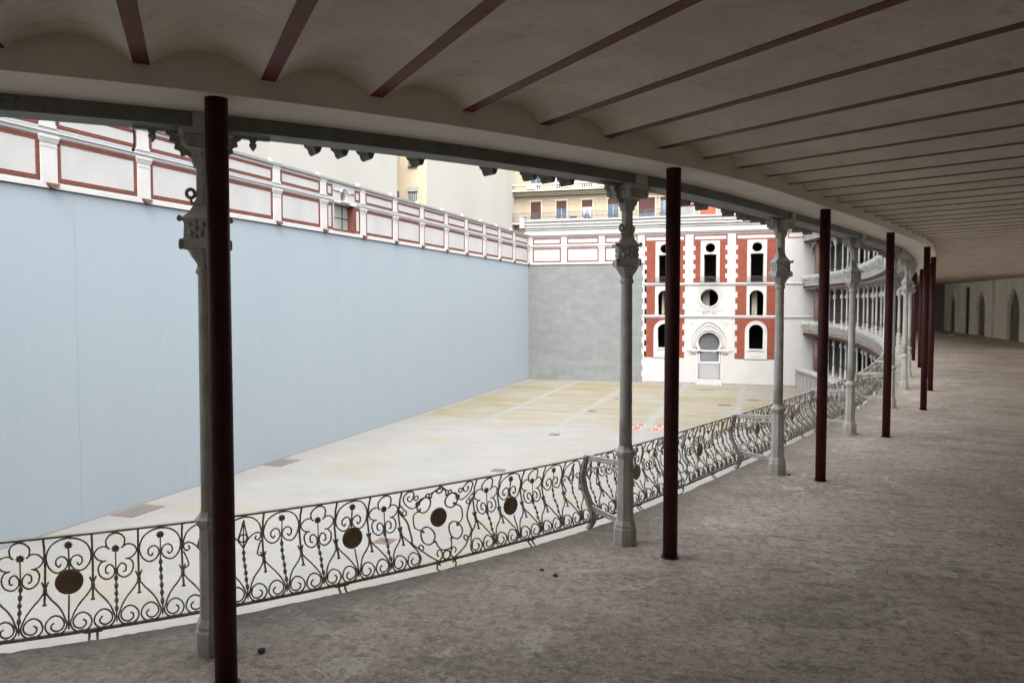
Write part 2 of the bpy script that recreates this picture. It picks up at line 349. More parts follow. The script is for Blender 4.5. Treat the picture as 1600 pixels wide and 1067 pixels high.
def plate_mesh(name, outer, holes, d0, d1, plane='XZ', at=0.0, mtl=None, res=1):
    """flat plate with real holes; plane XZ at Y=at (thickness d0..d1 along +Y) or YZ at X=at"""
    cu = bpy.data.curves.new(name, 'CURVE'); cu.dimensions = '2D'; cu.fill_mode = 'BOTH'; cu.extrude = abs(d1 - d0) / 2
    for loop in [outer] + list(holes):
        sp = cu.splines.new('POLY'); sp.points.add(len(loop) - 1); sp.use_cyclic_u = True
        for p, q in zip(sp.points, loop): p.co = (q[0], q[1], 0, 1)
    o = bpy.data.objects.new(name, cu); col.objects.link(o)
    dg = bpy.context.evaluated_depsgraph_get(); me = bpy.data.meshes.new_from_object(o.evaluated_get(dg))
    bpy.data.objects.remove(o); bpy.data.curves.remove(cu)
    mid = (d0 + d1) / 2
    for v in me.vertices:
        x, y, z = v.co
        v.co = (x, at + mid + z, y) if plane == 'XZ' else (at + mid + z, x, y)
    bm = bmesh.new(); bm.from_mesh(me); bmesh.ops.remove_doubles(bm, verts=bm.verts, dist=1e-5); bmesh.ops.recalc_face_normals(bm, faces=bm.faces); bm.to_mesh(me); bm.free()
    me.materials.clear()
    return me
def plate(name, m, parent, outer, holes, d0, d1, **k):
    me = plate_mesh(name, outer, holes, d0, d1, **k)
    return link(name, me, m, parent)
def rect(x0, z0, x1, z1): return [(x0, z0), (x1, z0), (x1, z1), (x0, z1)]
def circ(cx, cz, rx, rz=None, n=40): rz = rz or rx; return [(cx + rx * cos(2 * pi * i / n), cz + rz * sin(2 * pi * i / n)) for i in range(n)]
def arch(x0, z0, x1, zt, n=16, horseshoe=0.0, point=0.0):
    """opening outline: straight jambs, round (or horseshoe / slightly pointed) head reaching zt"""
    cx = (x0 + x1) / 2; r = (x1 - x0) / 2 * (1 + horseshoe); cz = zt - r * (1 + point * .3)
    a0 = -math.asin(min(.99, horseshoe / (1 + horseshoe) * 2.2)) if horseshoe else 0
    pts = [(x0, z0), (x1, z0)]
    for i in range(n + 1):
        a = a0 + (pi - 2 * a0) * i / n
        k = 1 + point * .3 * max(0, sin(a)) ** 6
        pts.append((cx + r * cos(a), cz + r * sin(a) * k))
    return pts

# ------------------------------------------------------------------ the gallery's plan curve (foot of the iron columns)
NODES = [(-11.2, -1.6), (-8.1, -.2), (-5.60, 1.645), (-3, 3.77), (-1.08, 6.53), (.17, 9.75), (1.27, 13.06), (2.33, 16.6), (3.12, 20.3), (3.75, 23.8), (4.28, 27.3),
         (4.68, 30.7), (5.02, 34.2), (5.25, 37.7), (5.42, 41.2), (5.5, 44.7), (5.48, 48.2), (5.35, 51.7), (5.05, 55.2), (4.58, 58.6), (3.95, 62.0), (3.35, 64.55)]
NB = len(NODES) - 1
def cr(p0, p1, p2, p3, t):
    return .5 * ((2 * p1) + (-p0 + p2) * t + (2 * p0 - 5 * p1 + 4 * p2 - p3) * t * t + (-p0 + 3 * p1 - 3 * p2 + p3) * t ** 3)
def Cpt(t):
    i = max(0, min(NB - 1, int(math.floor(t)))); u = t - i
    def nd(k):
        if k < 0: return Vector(NODES[0]) * 2 - Vector(NODES[1])
        if k > NB: return Vector(NODES[NB]) * 2 - Vector(NODES[NB - 1])
        return Vector(NODES[k])
    return cr(nd(i - 1), nd(i), nd(i + 1), nd(i + 2), u)
def Ctan(t):
    d = Cpt(min(NB + .02, t + .02)) - Cpt(t - .02); return d.normalized()
def Nrm(t):
    # averaged so that joists fan evenly
    d = Cpt(min(NB, t + .35)) - Cpt(max(0, t - .35)); d.normalize(); return Vector((d.y, -d.x))
def PT(t, d, z):
    c = Cpt(t); n = Nrm(t); return Vector((c.x + n.x * d, c.y + n.y * d, z))
# arc length along d = .6
_S = [(0.0, 0.0)]; _p = PT(0, .6, 0)
for i in range(1, NB * 40 + 1):
    q = PT(i / 40, .6, 0); _S.append((_S[-1][0] + (q - _p).length, i / 40)); _p = q
STOT = _S[-1][0]
def t_at(s):
    lo, hi = 0, len(_S) - 1
    while hi - lo > 1:
        m = (lo + hi) // 2
        if _S[m][0] <= s: lo = m
        else: hi = m
    a, b = _S[lo], _S[hi]; return a[1] + (b[1] - a[1]) * (s - a[0]) / max(1e-9, b[0] - a[0])
def s_at(t):
    i = min(len(_S) - 2, int(t * 40)); a, b = _S[i], _S[i + 1]; return a[0] + (b[0] - a[0]) * (t * 40 - i)
def sweep_curve(section, t0, t1, step=.1):
    n = max(2, int(math.ceil((t1 - t0) / step))); rings = []
    for k in range(n + 1):
        t = t0 + (t1 - t0) * k / n; rings.append([PT(t, d, z) for d, z in section])
    return MB().sweep(rings)

FL0, FL2, FL3, ROOF = -3.06, 3.45, 6.85, 10.3
COURT_Z = -4.45

# ------------------------------------------------------------------ ground
g = MB(); g.add([(-600, -600, -4.6), (600, -600, -4.6), (600, 600, -4.6), (-600, 600, -4.6)], [(0, 1, 2, 3)])
g.build('ground', mat('street_ground', (.16, .155, .15), (.12, .118, .115), .2, .9), kind='structure')
g = MB(); g.add([(-19.3, -16, COURT_Z), (12, -16, COURT_Z), (12, 65, COURT_Z), (-19.3, 65, COURT_Z)], [(0, 1, 2, 3)])
g.build('court_floor', M['court'], kind='structure')

# ------------------------------------------------------------------ gallery floor (jagged lip over the court)
rnd = random.Random(3)
ts = []; s = 0.0
while s <= STOT:
    t = t_at(s); c = PT(t, 0, 0); dist = sqrt(c.x ** 2 + c.y ** 2); ts.append(t); s += .035 if dist < 9 else (.08 if dist < 22 else .3)
ts.append(NB)
dcols = [-.5, -.485, -.46, -.40, -.3, -.15, 0, .25, .6, 1.0, 1.5, 2.2, 3, 4, 5, 6.2, 7.5, 9.8]
jag = []; a1 = a2 = 0
for t in ts:
    a1 = a1 * .78 + rnd.uniform(-.007, .007); a2 = a2 * .95 + rnd.uniform(-.0025, .0025); jag.append(a1 + a2 + (.016 if rnd.random() < .07 else 0))
mb = MB(); rings = []
for t, j in zip(ts, jag):
    row = [PT(t, -.47, -.28), PT(t, -.5 + j * 1.2, -.05), ]
    for k, d in enumerate(dcols):
        z = -.012 if k == 0 else (-.003 if k == 1 else 0)
        if 1 < k < 8: z += rnd.uniform(-.003, .003)
        row.append(PT(t, d + j * max(0, 1 - k * .25), z))
    row.append(PT(t, 9.8, -.28))
    rings.append(row)
mb.sweep(rings, closed_section=True, caps=True)
gf = mb.build('gallery_floor', M['floor'], kind='structure')
at_ = gf.data.attributes.new('inward', 'FLOAT', 'POINT')
_dd = [-.5, -.5] + dcols + [9.8]
at_.data.foreach_set('value', [_dd[k % len(_dd)] for k in range(len(gf.data.vertices))])

# ------------------------------------------------------------------ grandstand building
gs = empty('grandstand', PT(12, 3, 0).to_tuple(), label='curved galleried grandstand with plastered vaulted ceiling on dark red joists', cat='grandstand')
GO = gs.location.copy()
def gpart(name, mb, m, parent=None, **k):
    me = mb.mesh(name, origin=GO) ; o = link(name, me, m, parent or gs); return tag(o, **k)
RED_IN, SL = .58, .024
def PC(t, d, z):
    # the joists are not quite radial: those near the camera are skewed a few degrees
    k = radians(-5.8 + 4.6 * min(1, max(0, (t - 3.3) / 1.0))) * (1 if t < 6 else max(0, 1 - (t - 6) / 3))
    p = PT(t, RED_IN, z); n = Nrm(t); e = d - RED_IN
    return Vector((p.x + e * (n.x * cos(k) - n.y * sin(k)), p.y + e * (n.x * sin(k) + n.y * cos(k)), z))
def ceil_z(d): return 3.125 + SL * max(0, d - RED_IN)
DMAX = 9.8
# joists: first one measured at (-2.9, 3.18)
best = min(range(0, NB * 40), key=lambda i: (PT(i / 40, .62, 0) - Vector((-2.9, 3.18, 0))).length)
s0 = s_at(best / 40); SP = .588
js = sorted([s0 + k * SP for k in range(-60, 200) if 0.2 < s0 + k * SP < STOT - .1])
near = sorted(js, key=lambda s: abs((PT(t_at(s), 2, 0) - Vector((0.5, 4, 0))).length))[:95]
rest = MB()
def joist(mbj, t):
    n = Nrm(t); tt = Vector((-n.y, n.x)); wv = Vector((tt.x, tt.y, 0)) * .037
    rings = []
    for d in (RED_IN - .02, 3, 6, DMAX):
        z = ceil_z(d); p = PC(t, d, z); rings.append([p - wv, p + wv, p + wv + Vector((0, 0, .012)), p - wv + Vector((0, 0, .012))])
    mbj.sweep(rings)
for s in js:
    if s in near:
        m_ = MB(); joist(m_, t_at(s)); gpart('joist', m_, M['joist'])
    else: joist(rest, t_at(s))
if rest.v: gpart('joist', rest, M['joist'], kind='stuff')
# plaster vault shell between the joists
rings = []; edges = [0.0] + js + [STOT]
NV = 10
for a, b in zip(edges[:-1], edges[1:]):
    rings.append((t_at(a), 0))
    fl = min(.039, (b - a) * .2)
    for k in range(NV + 1):
        u = k / NV; s = a + fl + (b - a - 2 * fl) * u; rings.append((t_at(s), 4 * u * (1 - u)))
rings.append((NB, 0))
ds = [RED_IN - .03, .7, 1.0, 2, 3.5, 5, 7, DMAX]
mb = MB(); rr = []
for t, h in rings:
    rise = .092 * (h ** .9)
    rr.append([PC(t, d, ceil_z(d) + .004 + rise * (1 + .05 * d)) for d in ds])
mb.sweep(rr, closed_section=False, caps=False, smooth=False)
for i in range(len(mb.sm)): mb.sm[i] = True
vault = gpart('ceiling', mb, M['plaster'])
# beams over the columns
gpart('concrete_beam', sweep_curve([(.12, 3.03), (RED_IN, 3.03), (RED_IN, 3.3), (.12, 3.3)], 0, NB, .05), M['beamplaster'])
gpart('iron_beam', sweep_curve([(-.13, 2.962), (.13, 2.948), (.118, 3.31), (-.13, 3.31)], 0, NB, .05), M['ironbeam'])
gpart('fascia', sweep_curve([(-.46, 3.045), (-.40, 3.045), (-.40, 3.06), (-.135, 3.06), (-.135, 3.08), (-.46, 3.2)], 0, NB, .05), M['fascia'])
gpart('gutter', sweep_curve([(-.385, 3.028), (-.36, 3.028), (-.36, 3.055), (-.385, 3.055)], 0, NB, .05), M['darkiron'])
# floors of the upper galleries, roof, red mouldings, ground-storey podium
for zf in (FL2, FL3, ROOF):
    gpart('floor_slab', sweep_curve([(-.5, zf - .2), (.9, zf - .2), (.9, zf + .22), (DMAX, zf + .22), (DMAX, zf + .4), (.6, zf + .4), (.6, zf), (-.5, zf)], 0, NB, .2), M['brownceil'] if zf > 9 else M['railfar'])
for zf in (0, FL2, FL3, ROOF):
    gpart('moulding', sweep_curve([(-.50, zf - .36), (-.53, zf - .36), (-.60, zf - .24), (-.60, zf - .205), (-.50, zf - .205)] if zf else [(-.47, -.46), (-.50, -.46), (-.56, -.32), (-.56, -.29), (-.47, -.29)], 8.5, NB, .1), M['redfascia'])
gpart('podium', sweep_curve([(-1.0, COURT_Z - .1), (-1.0, FL0), (9.8, FL0), (9.8, COURT_Z - .1)], 0, NB, .2), M['white'])
gpart('podium_cap', sweep_curve([(-1.08, FL0 - .14), (-1.08, FL0 + .012), (-.9, FL0 + .012), (-.9, FL0 - .14)], 0, NB, .2), M['whiteb'])
for k in range(40):
    mbp = MB()
    t = 9 + k * .325
    if t > NB - .2: break
    a, b = t, t + .05
    mbp.sweep([[PT(q, -1.04, COURT_Z), PT(q, -1.0, COURT_Z), PT(q, -1.0, FL0 - .15), PT(q, -1.04, FL0 - .15)] for q in (a, b)])
    gpart('podium_pilaster', mbp, M['whiteb'])
for (za, zb) in ((FL0, -.3), (FL2, FL3 - .2), (FL3, ROOF - .2)):
    gpart('rear_wall', sweep_curve([(3.4, za), (3.6, za), (3.6, zb), (3.4, zb)], 8.0, NB, .25), M['brownroom'])
    for k in range(14):
        mbd = MB()
        t = 8.5 + k
        if t > NB - .3: break
        mbd.sweep([[PT(q, 3.37, za + .41), PT(q, 3.395, za + .41), PT(q, 3.395, za + 2.4), PT(q, 3.37, za + 2.4)] for q in (t - .14, t + .14)])
        gpart('door_opening', mbd, M['dark'])
gpart('underfloor', sweep_curve([(-.46, -.31), (9.8, -.31), (9.8, -.29), (-.46, -.29)], 0, NB, .25), M['brownceil'])
# back wall of our gallery
WN = [(12.5, 38), (12.2, 32), (11.7, 26), (10.9, 19), (9.6, 11.5), (7.6, 4.5), (4.6, -.6), (.6, -4.6), (-4, -7.6), (-9.5, -9.6), (-15, -11)]
from mathutils import Matrix
for a, b in zip(WN[:-1], WN[1:]):
    a, b = Vector(a), Vector(b); L_ = (b - a).length; d = (b - a) / L_
    nw = max(1, int(L_ // 2.9)) if a.y > 15 else 0; hol = []
    for k in range(nw):
        c_ = L_ * (k + .5) / nw; hol.append(arch(c_ - .95, .35, c_ + .95, 2.85, 14, point=.6))  # unseen arched openings, added to let daylight into the gallery
    me = plate_mesh('back_wall', rect(0, -.25, L_, 3.8), hol, 0, .3)
    ox = Vector((-d.y, d.x)); sg = 1 if ox.x > 0 else -1
    for v in me.vertices:
        x, y, z = v.co; v.co = (a.x + d.x * x + ox.x * sg * y - GO.x, a.y + d.y * x + ox.y * sg * y - GO.y, z - GO.z)
    link('back_wall', me, M['backwall'], gs)
def yz_arch(y0, y1, zt, pt=.6): return arch(y0, -.02, y1, zt, 18, point=pt)
me = plate_mesh('back_wall', [(38, -.2), (65.2, -.2), (65.2, 3.8), (38, 3.8)], [yz_arch(46.9, 49.2, 2.78), yz_arch(53.6, 55.8, 2.72), rect(57.4, -.02, 59.1, 3.0), yz_arch(61.4, 63.6, 2.75)], 0, .35, plane='YZ', at=12.5)
me.transform(__import__('mathutils').Matrix.Translation(-GO))
bw = link('back_wall', me, M['backwall'], gs)
for (a, b, mm) in ((46.5, 56.5, M['niche']), (60.8, 64.2, M['niche'])):
    q = MB(); q.box((12.74, a, -.2), (12.80, b, 3.4)); gpart('niche_back', q, mm)
q = MB(); q.box((12.72, 57.2, -.1), (12.82, 59.3, 3.2)); gpart('doorway', q, M['doorwood'])
q = MB()
for y in (41.5, 51.6, 60.2): gpart('wall_pilaster', MB().box((12.36, y, -.1), (12.5, y + .55, 3.78)), M['backwall'])
q = MB(); q.box((3.0, 64.9, -4.5), (13.2, 65.4, 10.7)); gpart('end_wall', q, M['white'])
q = MB(); q = MB() if True else q.prism([(NODES[0][0] - .9, NODES[0][1] + .4), (-15, -11.2), (-15.3, -11.2), (NODES[0][0] - 1.2, NODES[0][1] + .4)], lambda p: (p[0], p[1], -4.5), (0, 0, 15))
# brick pier where the stand meets the facade, with round-headed openings
for (za, zb, ar) in ((FL0, -.46, None), (0, FL2 - .3, None), (FL2, FL3 - .3, 1), (FL3, ROOF - .3, 1)):
    y0, y1 = 62.55, 64.6
    x0 = 3.75; 
    hol = [arch(63.2, za + .75, 64.1, za + 2.35, 12, point=.8)] if ar else []
    me = plate_mesh('brick_pier', rect(y0, za, y1, zb), hol, 0, .3, plane='YZ', at=3.58)
    me.transform(__import__('mathutils').Matrix.Translation(-GO)); link('brick_pier', me, M['oldbrick'], gs)
# horseshoe arch plates over the far upper galleries
for zf in (FL2, FL3):
    zt = zf + 3.1
    for i in range(14, NB):
        a, b = PT(i, 0, 0), PT(i + 1, 0, 0); L = (b - a).length; ux = (b - a) / L; nn = Vector((ux.y, -ux.x, 0))
        q = plate_mesh('arch_screen', [(0, -.9), (.08, -.9)] + [(L / 2 + (L / 2 - .08) * cos(pi - pi * k / 14), -.9 + .72 * sin(pi * k / 14) ** .8) for k in range(1, 14)] + [(L - .08, -.9), (L, -.9), (L, 0), (0, 0)], [], -.03, .03)
        for v in q.vertices:
            x, y, z = v.co; p = a + ux * x + nn * y; v.co = (p.x - GO.x, p.y - GO.y, zt + z - GO.z)
        link('arch_screen', q, M['railfar'], gs)

# ------------------------------------------------------------------ hanging corbels under the fascia (uneven: many are lost)
cprof = [(-.075, 0), (.075, 0), (.075, -.018), (.062, -.028), (.055, -.05), (.03, -.062), (.018, -.085), (0, -.094), (-.018, -.085), (-.03, -.062), (-.055, -.05), (-.062, -.028), (-.075, -.018)]
q = MB(); q.prism(cprof, lambda p: (p[0], -.07, p[1]), (0, .14, 0))
q.prism([(-.03, -.02), (.03, -.02), (0, -.075)], lambda p: (p[0], -.078, p[1]), (0, .008, 0))
cmesh = q.mesh('corbel'); cmesh.materials.append(M['oldwood'])
cm = 0
def corbel(t):
    global cm
    p = PT(t, -.30, 3.058); tg = Ctan(t); o = bpy.data.objects.new('corbel', cmesh); col.objects.link(o)
    o.location = p - GO; o.parent = gs; o.rotation_euler = (0, 0, atan2(tg.y, tg.x)); o.scale = (.85, .9, 1.25); cm += 1
CT = [3.93 - .52, 3.61 - .12, 3.69 - .13]
CT = [4 - .56, 4 - .49, 4 - .43, 4 - .325, 4 - .155] 
for t in (3.220, 3.275, 3.330, 3.445, 3.635, 3.755, 3.815, 3.880, 4.430, 4.550, 4.755, 4.880, 4.930, 5.000, 5.100, 5.460, 5.600, 6.15, 6.3, 6.5, 6.66, 6.8, 7.2, 7.4, 7.6, 7.8, 2.2, 2.4, 2.6): corbel(t)

# ------------------------------------------------------------------ iron columns
ZB = 2.945
def ear_outline(sg):
    o = [(0.06, 0), (.19, 0), (.20, -.02), (.175, -.035), (.18, -.06), (.15, -.072), (.155, -.10), (.125, -.112), (.12, -.14), (.09, -.13), (.06, -.15)]
    return [(sg * x, z) for x, z in o]
def make_column(name='iron_column', z1=ZB, lod=0):
    if lod: old_ = M['iron']; M['iron'] = M['railfar']
    r = empty(name)
    n = 24 if lod == 0 else 10; k8 = pi / 8
    b = MB()
    b.lathe([(.098, 0), (.098, .13), (.088, .145), (.092, .16), (.082, .185), (.074, .20)], 8, smooth=False, phase=k8)
    b.lathe([(.072, .195), (.067, .70), (.067, .72)], 8, smooth=False, phase=k8)
    b.lathe([(.067, .715), (.078, .735), (.088, .75), (.088, .775), (.070, .79), (.056, .82)], 8, smooth=False, phase=k8)
    b.build('base', M['iron'], r)
    s_ = MB(); s_.lathe([(.0535, .80), (.052, 1.1), (.049, 1.7), (.046, 2.14), (.046, 2.155), (.056, 2.165), (.058, 2.18), (.050, 2.195), (.047, 2.20)], n)
    s_.build('shaft', M['iron'], r)
    c = MB()
    c.lathe([(.048, 2.19), (.052, 2.22), (.078, 2.255), (.100, 2.295)], 8, phase=k8, smooth=False)
    c.lathe([(.100, 2.292), (.132, 2.300), (.132, 2.352), (.117, 2.362), (.113, 2.44), (.120, 2.452), (.136, 2.460), (.136, 2.470), (.112, 2.482), (.088, 2.503), (.066, 2.535), (.050, 2.575)], 4, smooth=False)
    if lod == 0:
        rr_ = random.Random(5)
        for a in range(4):
            th = a * pi / 2
            c.lathe([(.004, 2.45), (.013, 2.456), (.016, 2.468), (.009, 2.482), (.002, 2.486)], 8, c=(.136 * cos(th), .136 * sin(th)))
            c.lathe([(.004, 2.295), (.012, 2.30), (.014, 2.325), (.012, 2.35), (.004, 2.355)], 8, c=(.130 * cos(th), .130 * sin(th)))
            # cast foliage on the four faces
            fa_, fb = Vector((cos(th), sin(th), 0)), Vector((cos(th + pi / 2), sin(th + pi / 2), 0))
            mid_ = (fa_ + fb) / 2; nn = mid_.normalized(); tt_ = (fb - fa_).normalized()
            for (ux, uz, ur) in ((-.035, .075, .017), (.035, .075, .017), (0, .045, .020), (0, .10, .016), (-.055, .03, .014), (.055, .03, .014), (-.03, .015, .012), (.03, .015, .012), (0, .135, .013), (-.045, .12, .012), (.045, .12, .012)):
                o_ = mid_ * .115 * 1.0 + tt_ * ux + Vector((0, 0, 2.31 + uz)); vs = []; fs = []
                for i_ in range(4):
                    for j_ in range(8):
                        ph = pi / 2 * i_ / 3; t2 = 2 * pi * j_ / 8 + rr_.random() * .2
                        vs.append(o_ + tt_ * ur * cos(ph) * cos(t2) + Vector((0, 0, ur * 1.2 * cos(ph) * sin(t2))) + nn * (.013 * sin(ph)))
                for i_ in range(3):
                    for j_ in range(8): fs.append((i_ * 8 + j_, i_ * 8 + (j_ + 1) % 8, (i_ + 1) * 8 + (j_ + 1) % 8, (i_ + 1) * 8 + j_))
                c.add(vs, fs, True)
    c.build('capital_block', M['iron'], r)
    u = MB(); u.lathe([(.058, 2.545), (.050, 2.58), (.047, 2.62), (.047, 2.75)], 8, phase=k8, smooth=False)
    # pierced ring ears at the neck
    for sg in (-1, 1):
        ring = [(sg * (.075 + .022 * cos(a)), 0, 2.605 + .024 * sin(a)) for a in [2 * pi * k / 12 for k in range(12)]]
        u.tube(ring, .011, 6, out=(0, 1, 0), closed=True)
        u.tube([(sg * .045, 0, 2.56), (sg * .07, 0, 2.55), (sg * .075, 0, 2.582)], .009, 6, out=(0, 1, 0))
    u.build('neck', M['iron'], r)
    t = MB(); t.lathe([(.047, 2.745), (.062, 2.755), (.062, 2.77), (.072, 2.785), (.076, 2.83), (.098, 2.845)], 8, phase=k8, smooth=False)
    t.box((-.105, -.105, 2.845), (.105, .105, 2.86)); t.box((-.12, -.12, 2.86), (.12, .12, z1 - .03)); t.box((-.135, -.135, z1 - .03), (.135, .135, z1 + .002))
    if lod == 0:
        for k_ in range(5):
            x_ = -.096 + .048 * k_
            for s_g in (-1, 1): t.box((x_ - .014, s_g * .12, 2.866), (x_ + .014, s_g * .126, z1 - .036)); t.box((s_g * .12, x_ - .014, 2.866), (s_g * .126, x_ + .014, z1 - .036))
    if lod == 0:
        t.box((-.075, .132, z1 + .002), (.075, .150, 3.028))
    t.build('capital', M['iron'], r)
    if lod < 2:
        for sg in (-1, 1):
            me = plate_mesh('ear_bracket', ear_outline(sg), [circ(sg * .095, -.085, .0125, n=10)], -.012, .012)
            for v in me.vertices: v.co.z += z1
            link('ear_bracket', me, M['iron'], r)
        if lod == 0:
            for sg in (-1, 1):
                d = MB()
                d.box((sg * .15, -.02, z1 - .012), (sg * .36, .02, z1 + .002))
                d.lathe([(.005, z1 - .075), (.018, z1 - .055), (.022, z1 - .04), (.015, z1 - .028), (.026, z1 - .012)], 10, c=(sg * .265, 0))
                d.build('drop_ornament', M['iron'], r)
    if lod: M['iron'] = old_
    return r
HB = .57; ZR = .03
def belly(z):
    """outward offset of the balustrade from its base line"""
    u = (z - ZR) / HB; P = [(-.3, -.03), (0, -.02), (.12, -.022), (.3, .03), (.5, .085), (.68, .105), (.85, .085), (1, .05), (1.2, .04)]
    for (a, va), (b, vb) in zip(P[:-1], P[1:]):
        if u <= b:
            x = max(0, (u - a) / (b - a)); x = x * x * (3 - 2 * x); return va + (vb - va) * x
    return .05
RD = .585
def rail_bracket(root, m, BXO=-.26):
    b = MB(); prof = []
    # local Y is inward, so the balustrade lies at -RD
    pts = [(BXO, -RD - belly(z) + .012, z) for z in [-.03 + .05 * i for i in range(14)]]
    pts[0] = (BXO, -RD - .015, -.05)
    for sx in (-1, 1):
        b.tube([(BXO + sx * .019, p[1], p[2]) for p in pts], .021, 4, out=(1, 0, 0), flat=.9, smooth=False)
    b.tube([(BXO, p[1] + .008, p[2]) for p in pts], .026, 4, out=(1, 0, 0), flat=.5, smooth=False)
    for z in (.655, .16):
        zo = .60 if z > .4 else .15
        for dz in (-.014, .014):
            b.tube([(-.03, -.05, z + dz), (BXO * .5, -RD * .5, (z + zo) / 2 + dz), (BXO, -RD - belly(zo) + .02, zo + dz)], .013, 4, smooth=False)
    b.tube([(-.02, -.06, .60), (BXO * .3, -.2, .585), (BXO * .65, -.38, .56), (BXO, -RD - .03, .50)], .009, 4, smooth=False)
    return b.build('rail_bracket', m, root)

col0 = make_column(lod=0); rail_bracket(col0, M['iron']); col0k = kids_of(col0)
colf = make_column(lod=2); colfk = kids_of(colf)
ORD = ['first', 'second', 'third', 'fourth', 'fifth', 'sixth', 'seventh', 'eighth', 'ninth', 'tenth', 'eleventh', 'twelfth', 'thirteenth', 'fourteenth', 'fifteenth', 'sixteenth', 'seventeenth', 'eighteenth', 'nineteenth', 'twentieth', 'twenty first']
def place(o, t, d, z):
    p = PT(t, d, z); tg = Ctan(t); o.location = p; o.rotation_euler = (0, 0, atan2(tg.y, tg.x) + pi); return o
# in the local frame Y must point inwards: tangent rotated by pi puts -normal... fixed by using the inward normal directly
def place(o, t, d, z):
    p = PT(t, d, z); n = Nrm(t); o.location = p; o.rotation_euler = (0, 0, atan2(n.y, n.x) - pi / 2); return o
first = True
for i in range(1, NB):
    o = col0 if first else copy_tree(col0, col0k); first = False
    place(o, i, 0, 0)
    k = i - 3
    if k <= 0:
        for ch in list(o.children):
            if ch.name.startswith('rail_bracket') and i != 1: bpy.data.objects.remove(ch)
        if i != 1: rail_bracket(o, M['iron'], -.15)
    if k == 0: lab = 'nearest grey cast iron column, mostly hidden behind the nearest dark red pole'
    elif k == 1: lab = 'grey cast iron column with ornate capital, left of the second dark red pole'
    elif k == 2: lab = 'grey cast iron column standing in front of the red and white facade'
    elif k < 0: lab = 'grey cast iron column left of the view, %s from the nearest visible one' % ORD[-k - 1]
    elif NB - i <= 9: lab = 'grey cast iron column on the same floor across the court, %s from the facade' % ORD[NB - i - 1]
    else: lab = 'grey cast iron column along the balustrade, %s from the camera' % ORD[k]
    tag(o, lab, 'column', 'grey iron columns along the gallery edge')
first = True
for (zf, nm, top) in ((FL0, 'ground floor arcade', -.31 - FL0), (FL2, 'middle upper gallery', 0), (FL3, 'topmost gallery', 0)):
    for i in range(10, NB):
        o = colf if first else copy_tree(colf, colfk); first = False
        place(o, i, 0, zf)
        o.scale = (1.15, 1.15, (2.755 / ZB) if zf == FL0 else (3.2 / ZB))
        tag(o, 'slim iron column of the %s, %s from the facade' % (nm, ORD[NB - i - 1]), 'column', 'slim columns of the other galleries')
# intermediate slim columns on the far curve (paired rhythm)
for (zf, nm) in ((FL0, 'ground floor arcade'), (0, 'same floor as the camera'), (FL2, 'middle upper gallery'), (FL3, 'topmost gallery')):
    for i in range(13, NB):
        o = copy_tree(colf, colfk); place(o, i + .42, 0, zf)
        o.scale = (1.05, 1.05, (2.755 / ZB) if zf == FL0 else (1 if zf == 0 else 3.2 / ZB))
        tag(o, 'intermediate slim column, %s, curved stand, %s from the facade' % (nm, ORD[NB - i - 1]), 'column', 'intermediate slim columns of the curved stand')

# ------------------------------------------------------------------ dark red steel poles
def make_prop(h):
    r = empty('steel_pole')
    p = MB(); p.lathe([(.0565, .008), (.0565, h)], 32); p.build('shaft', M['prop'], r)
    b = MB(); b.lathe([(.072, 0), (.072, .010)], 24); b.build('base_plate', M['prop'], r)
    return r
prop = make_prop(3.031); pk = kids_of(prop); first = True
POFF = {3: (-2.66, 3.44), 4: (-.68, 6.27), 5: (.63, 9.51), 6: (1.76, 12.94), 7: (2.86, 16.43), 8: (3.63, 20.10), 10: (4.60, 27.2), 11: (4.96, 30.5)}
for i in range(1, NB):
    o = prop if first else copy_tree(prop, pk); first = False
    place(o, i, .47, 0)
    if i in POFF: o.location = (*POFF[i], 0)
    k = i - 3
    lab = {0: 'nearest dark red steel pole, at the left of the view', 1: 'second nearest dark red steel pole, right of the ornate grey column', 2: 'dark red steel pole in front of the right end of the facade',
           3: 'dark red steel pole in front of the curved stand'}.get(k)
    if not lab:
        lab = ('dark red steel pole left of the view, %s from the nearest visible one' % ORD[-k - 1]) if k < 0 else 'dark red steel pole along the gallery, %s from the camera' % ORD[k]
    tag(o, lab, 'pole', 'dark red poles propping the gallery beam')
prop2 = None
for (zf, nm) in ((FL0, 'ground floor arcade'), (FL2, 'middle upper gallery'), (FL3, 'topmost gallery')):
    for i in range(12, NB):
        o = copy_tree(prop, pk); place(o, i + .1, .5, zf); o.scale = (1.2, 1.2, 2.75 / 3.03 if zf == FL0 else 3.2 / 3.03)
        tag(o, 'dark red pole behind the columns of the %s, %s from the facade' % (nm, ORD[NB - i - 1]), 'pole', 'dark red poles of the other galleries')

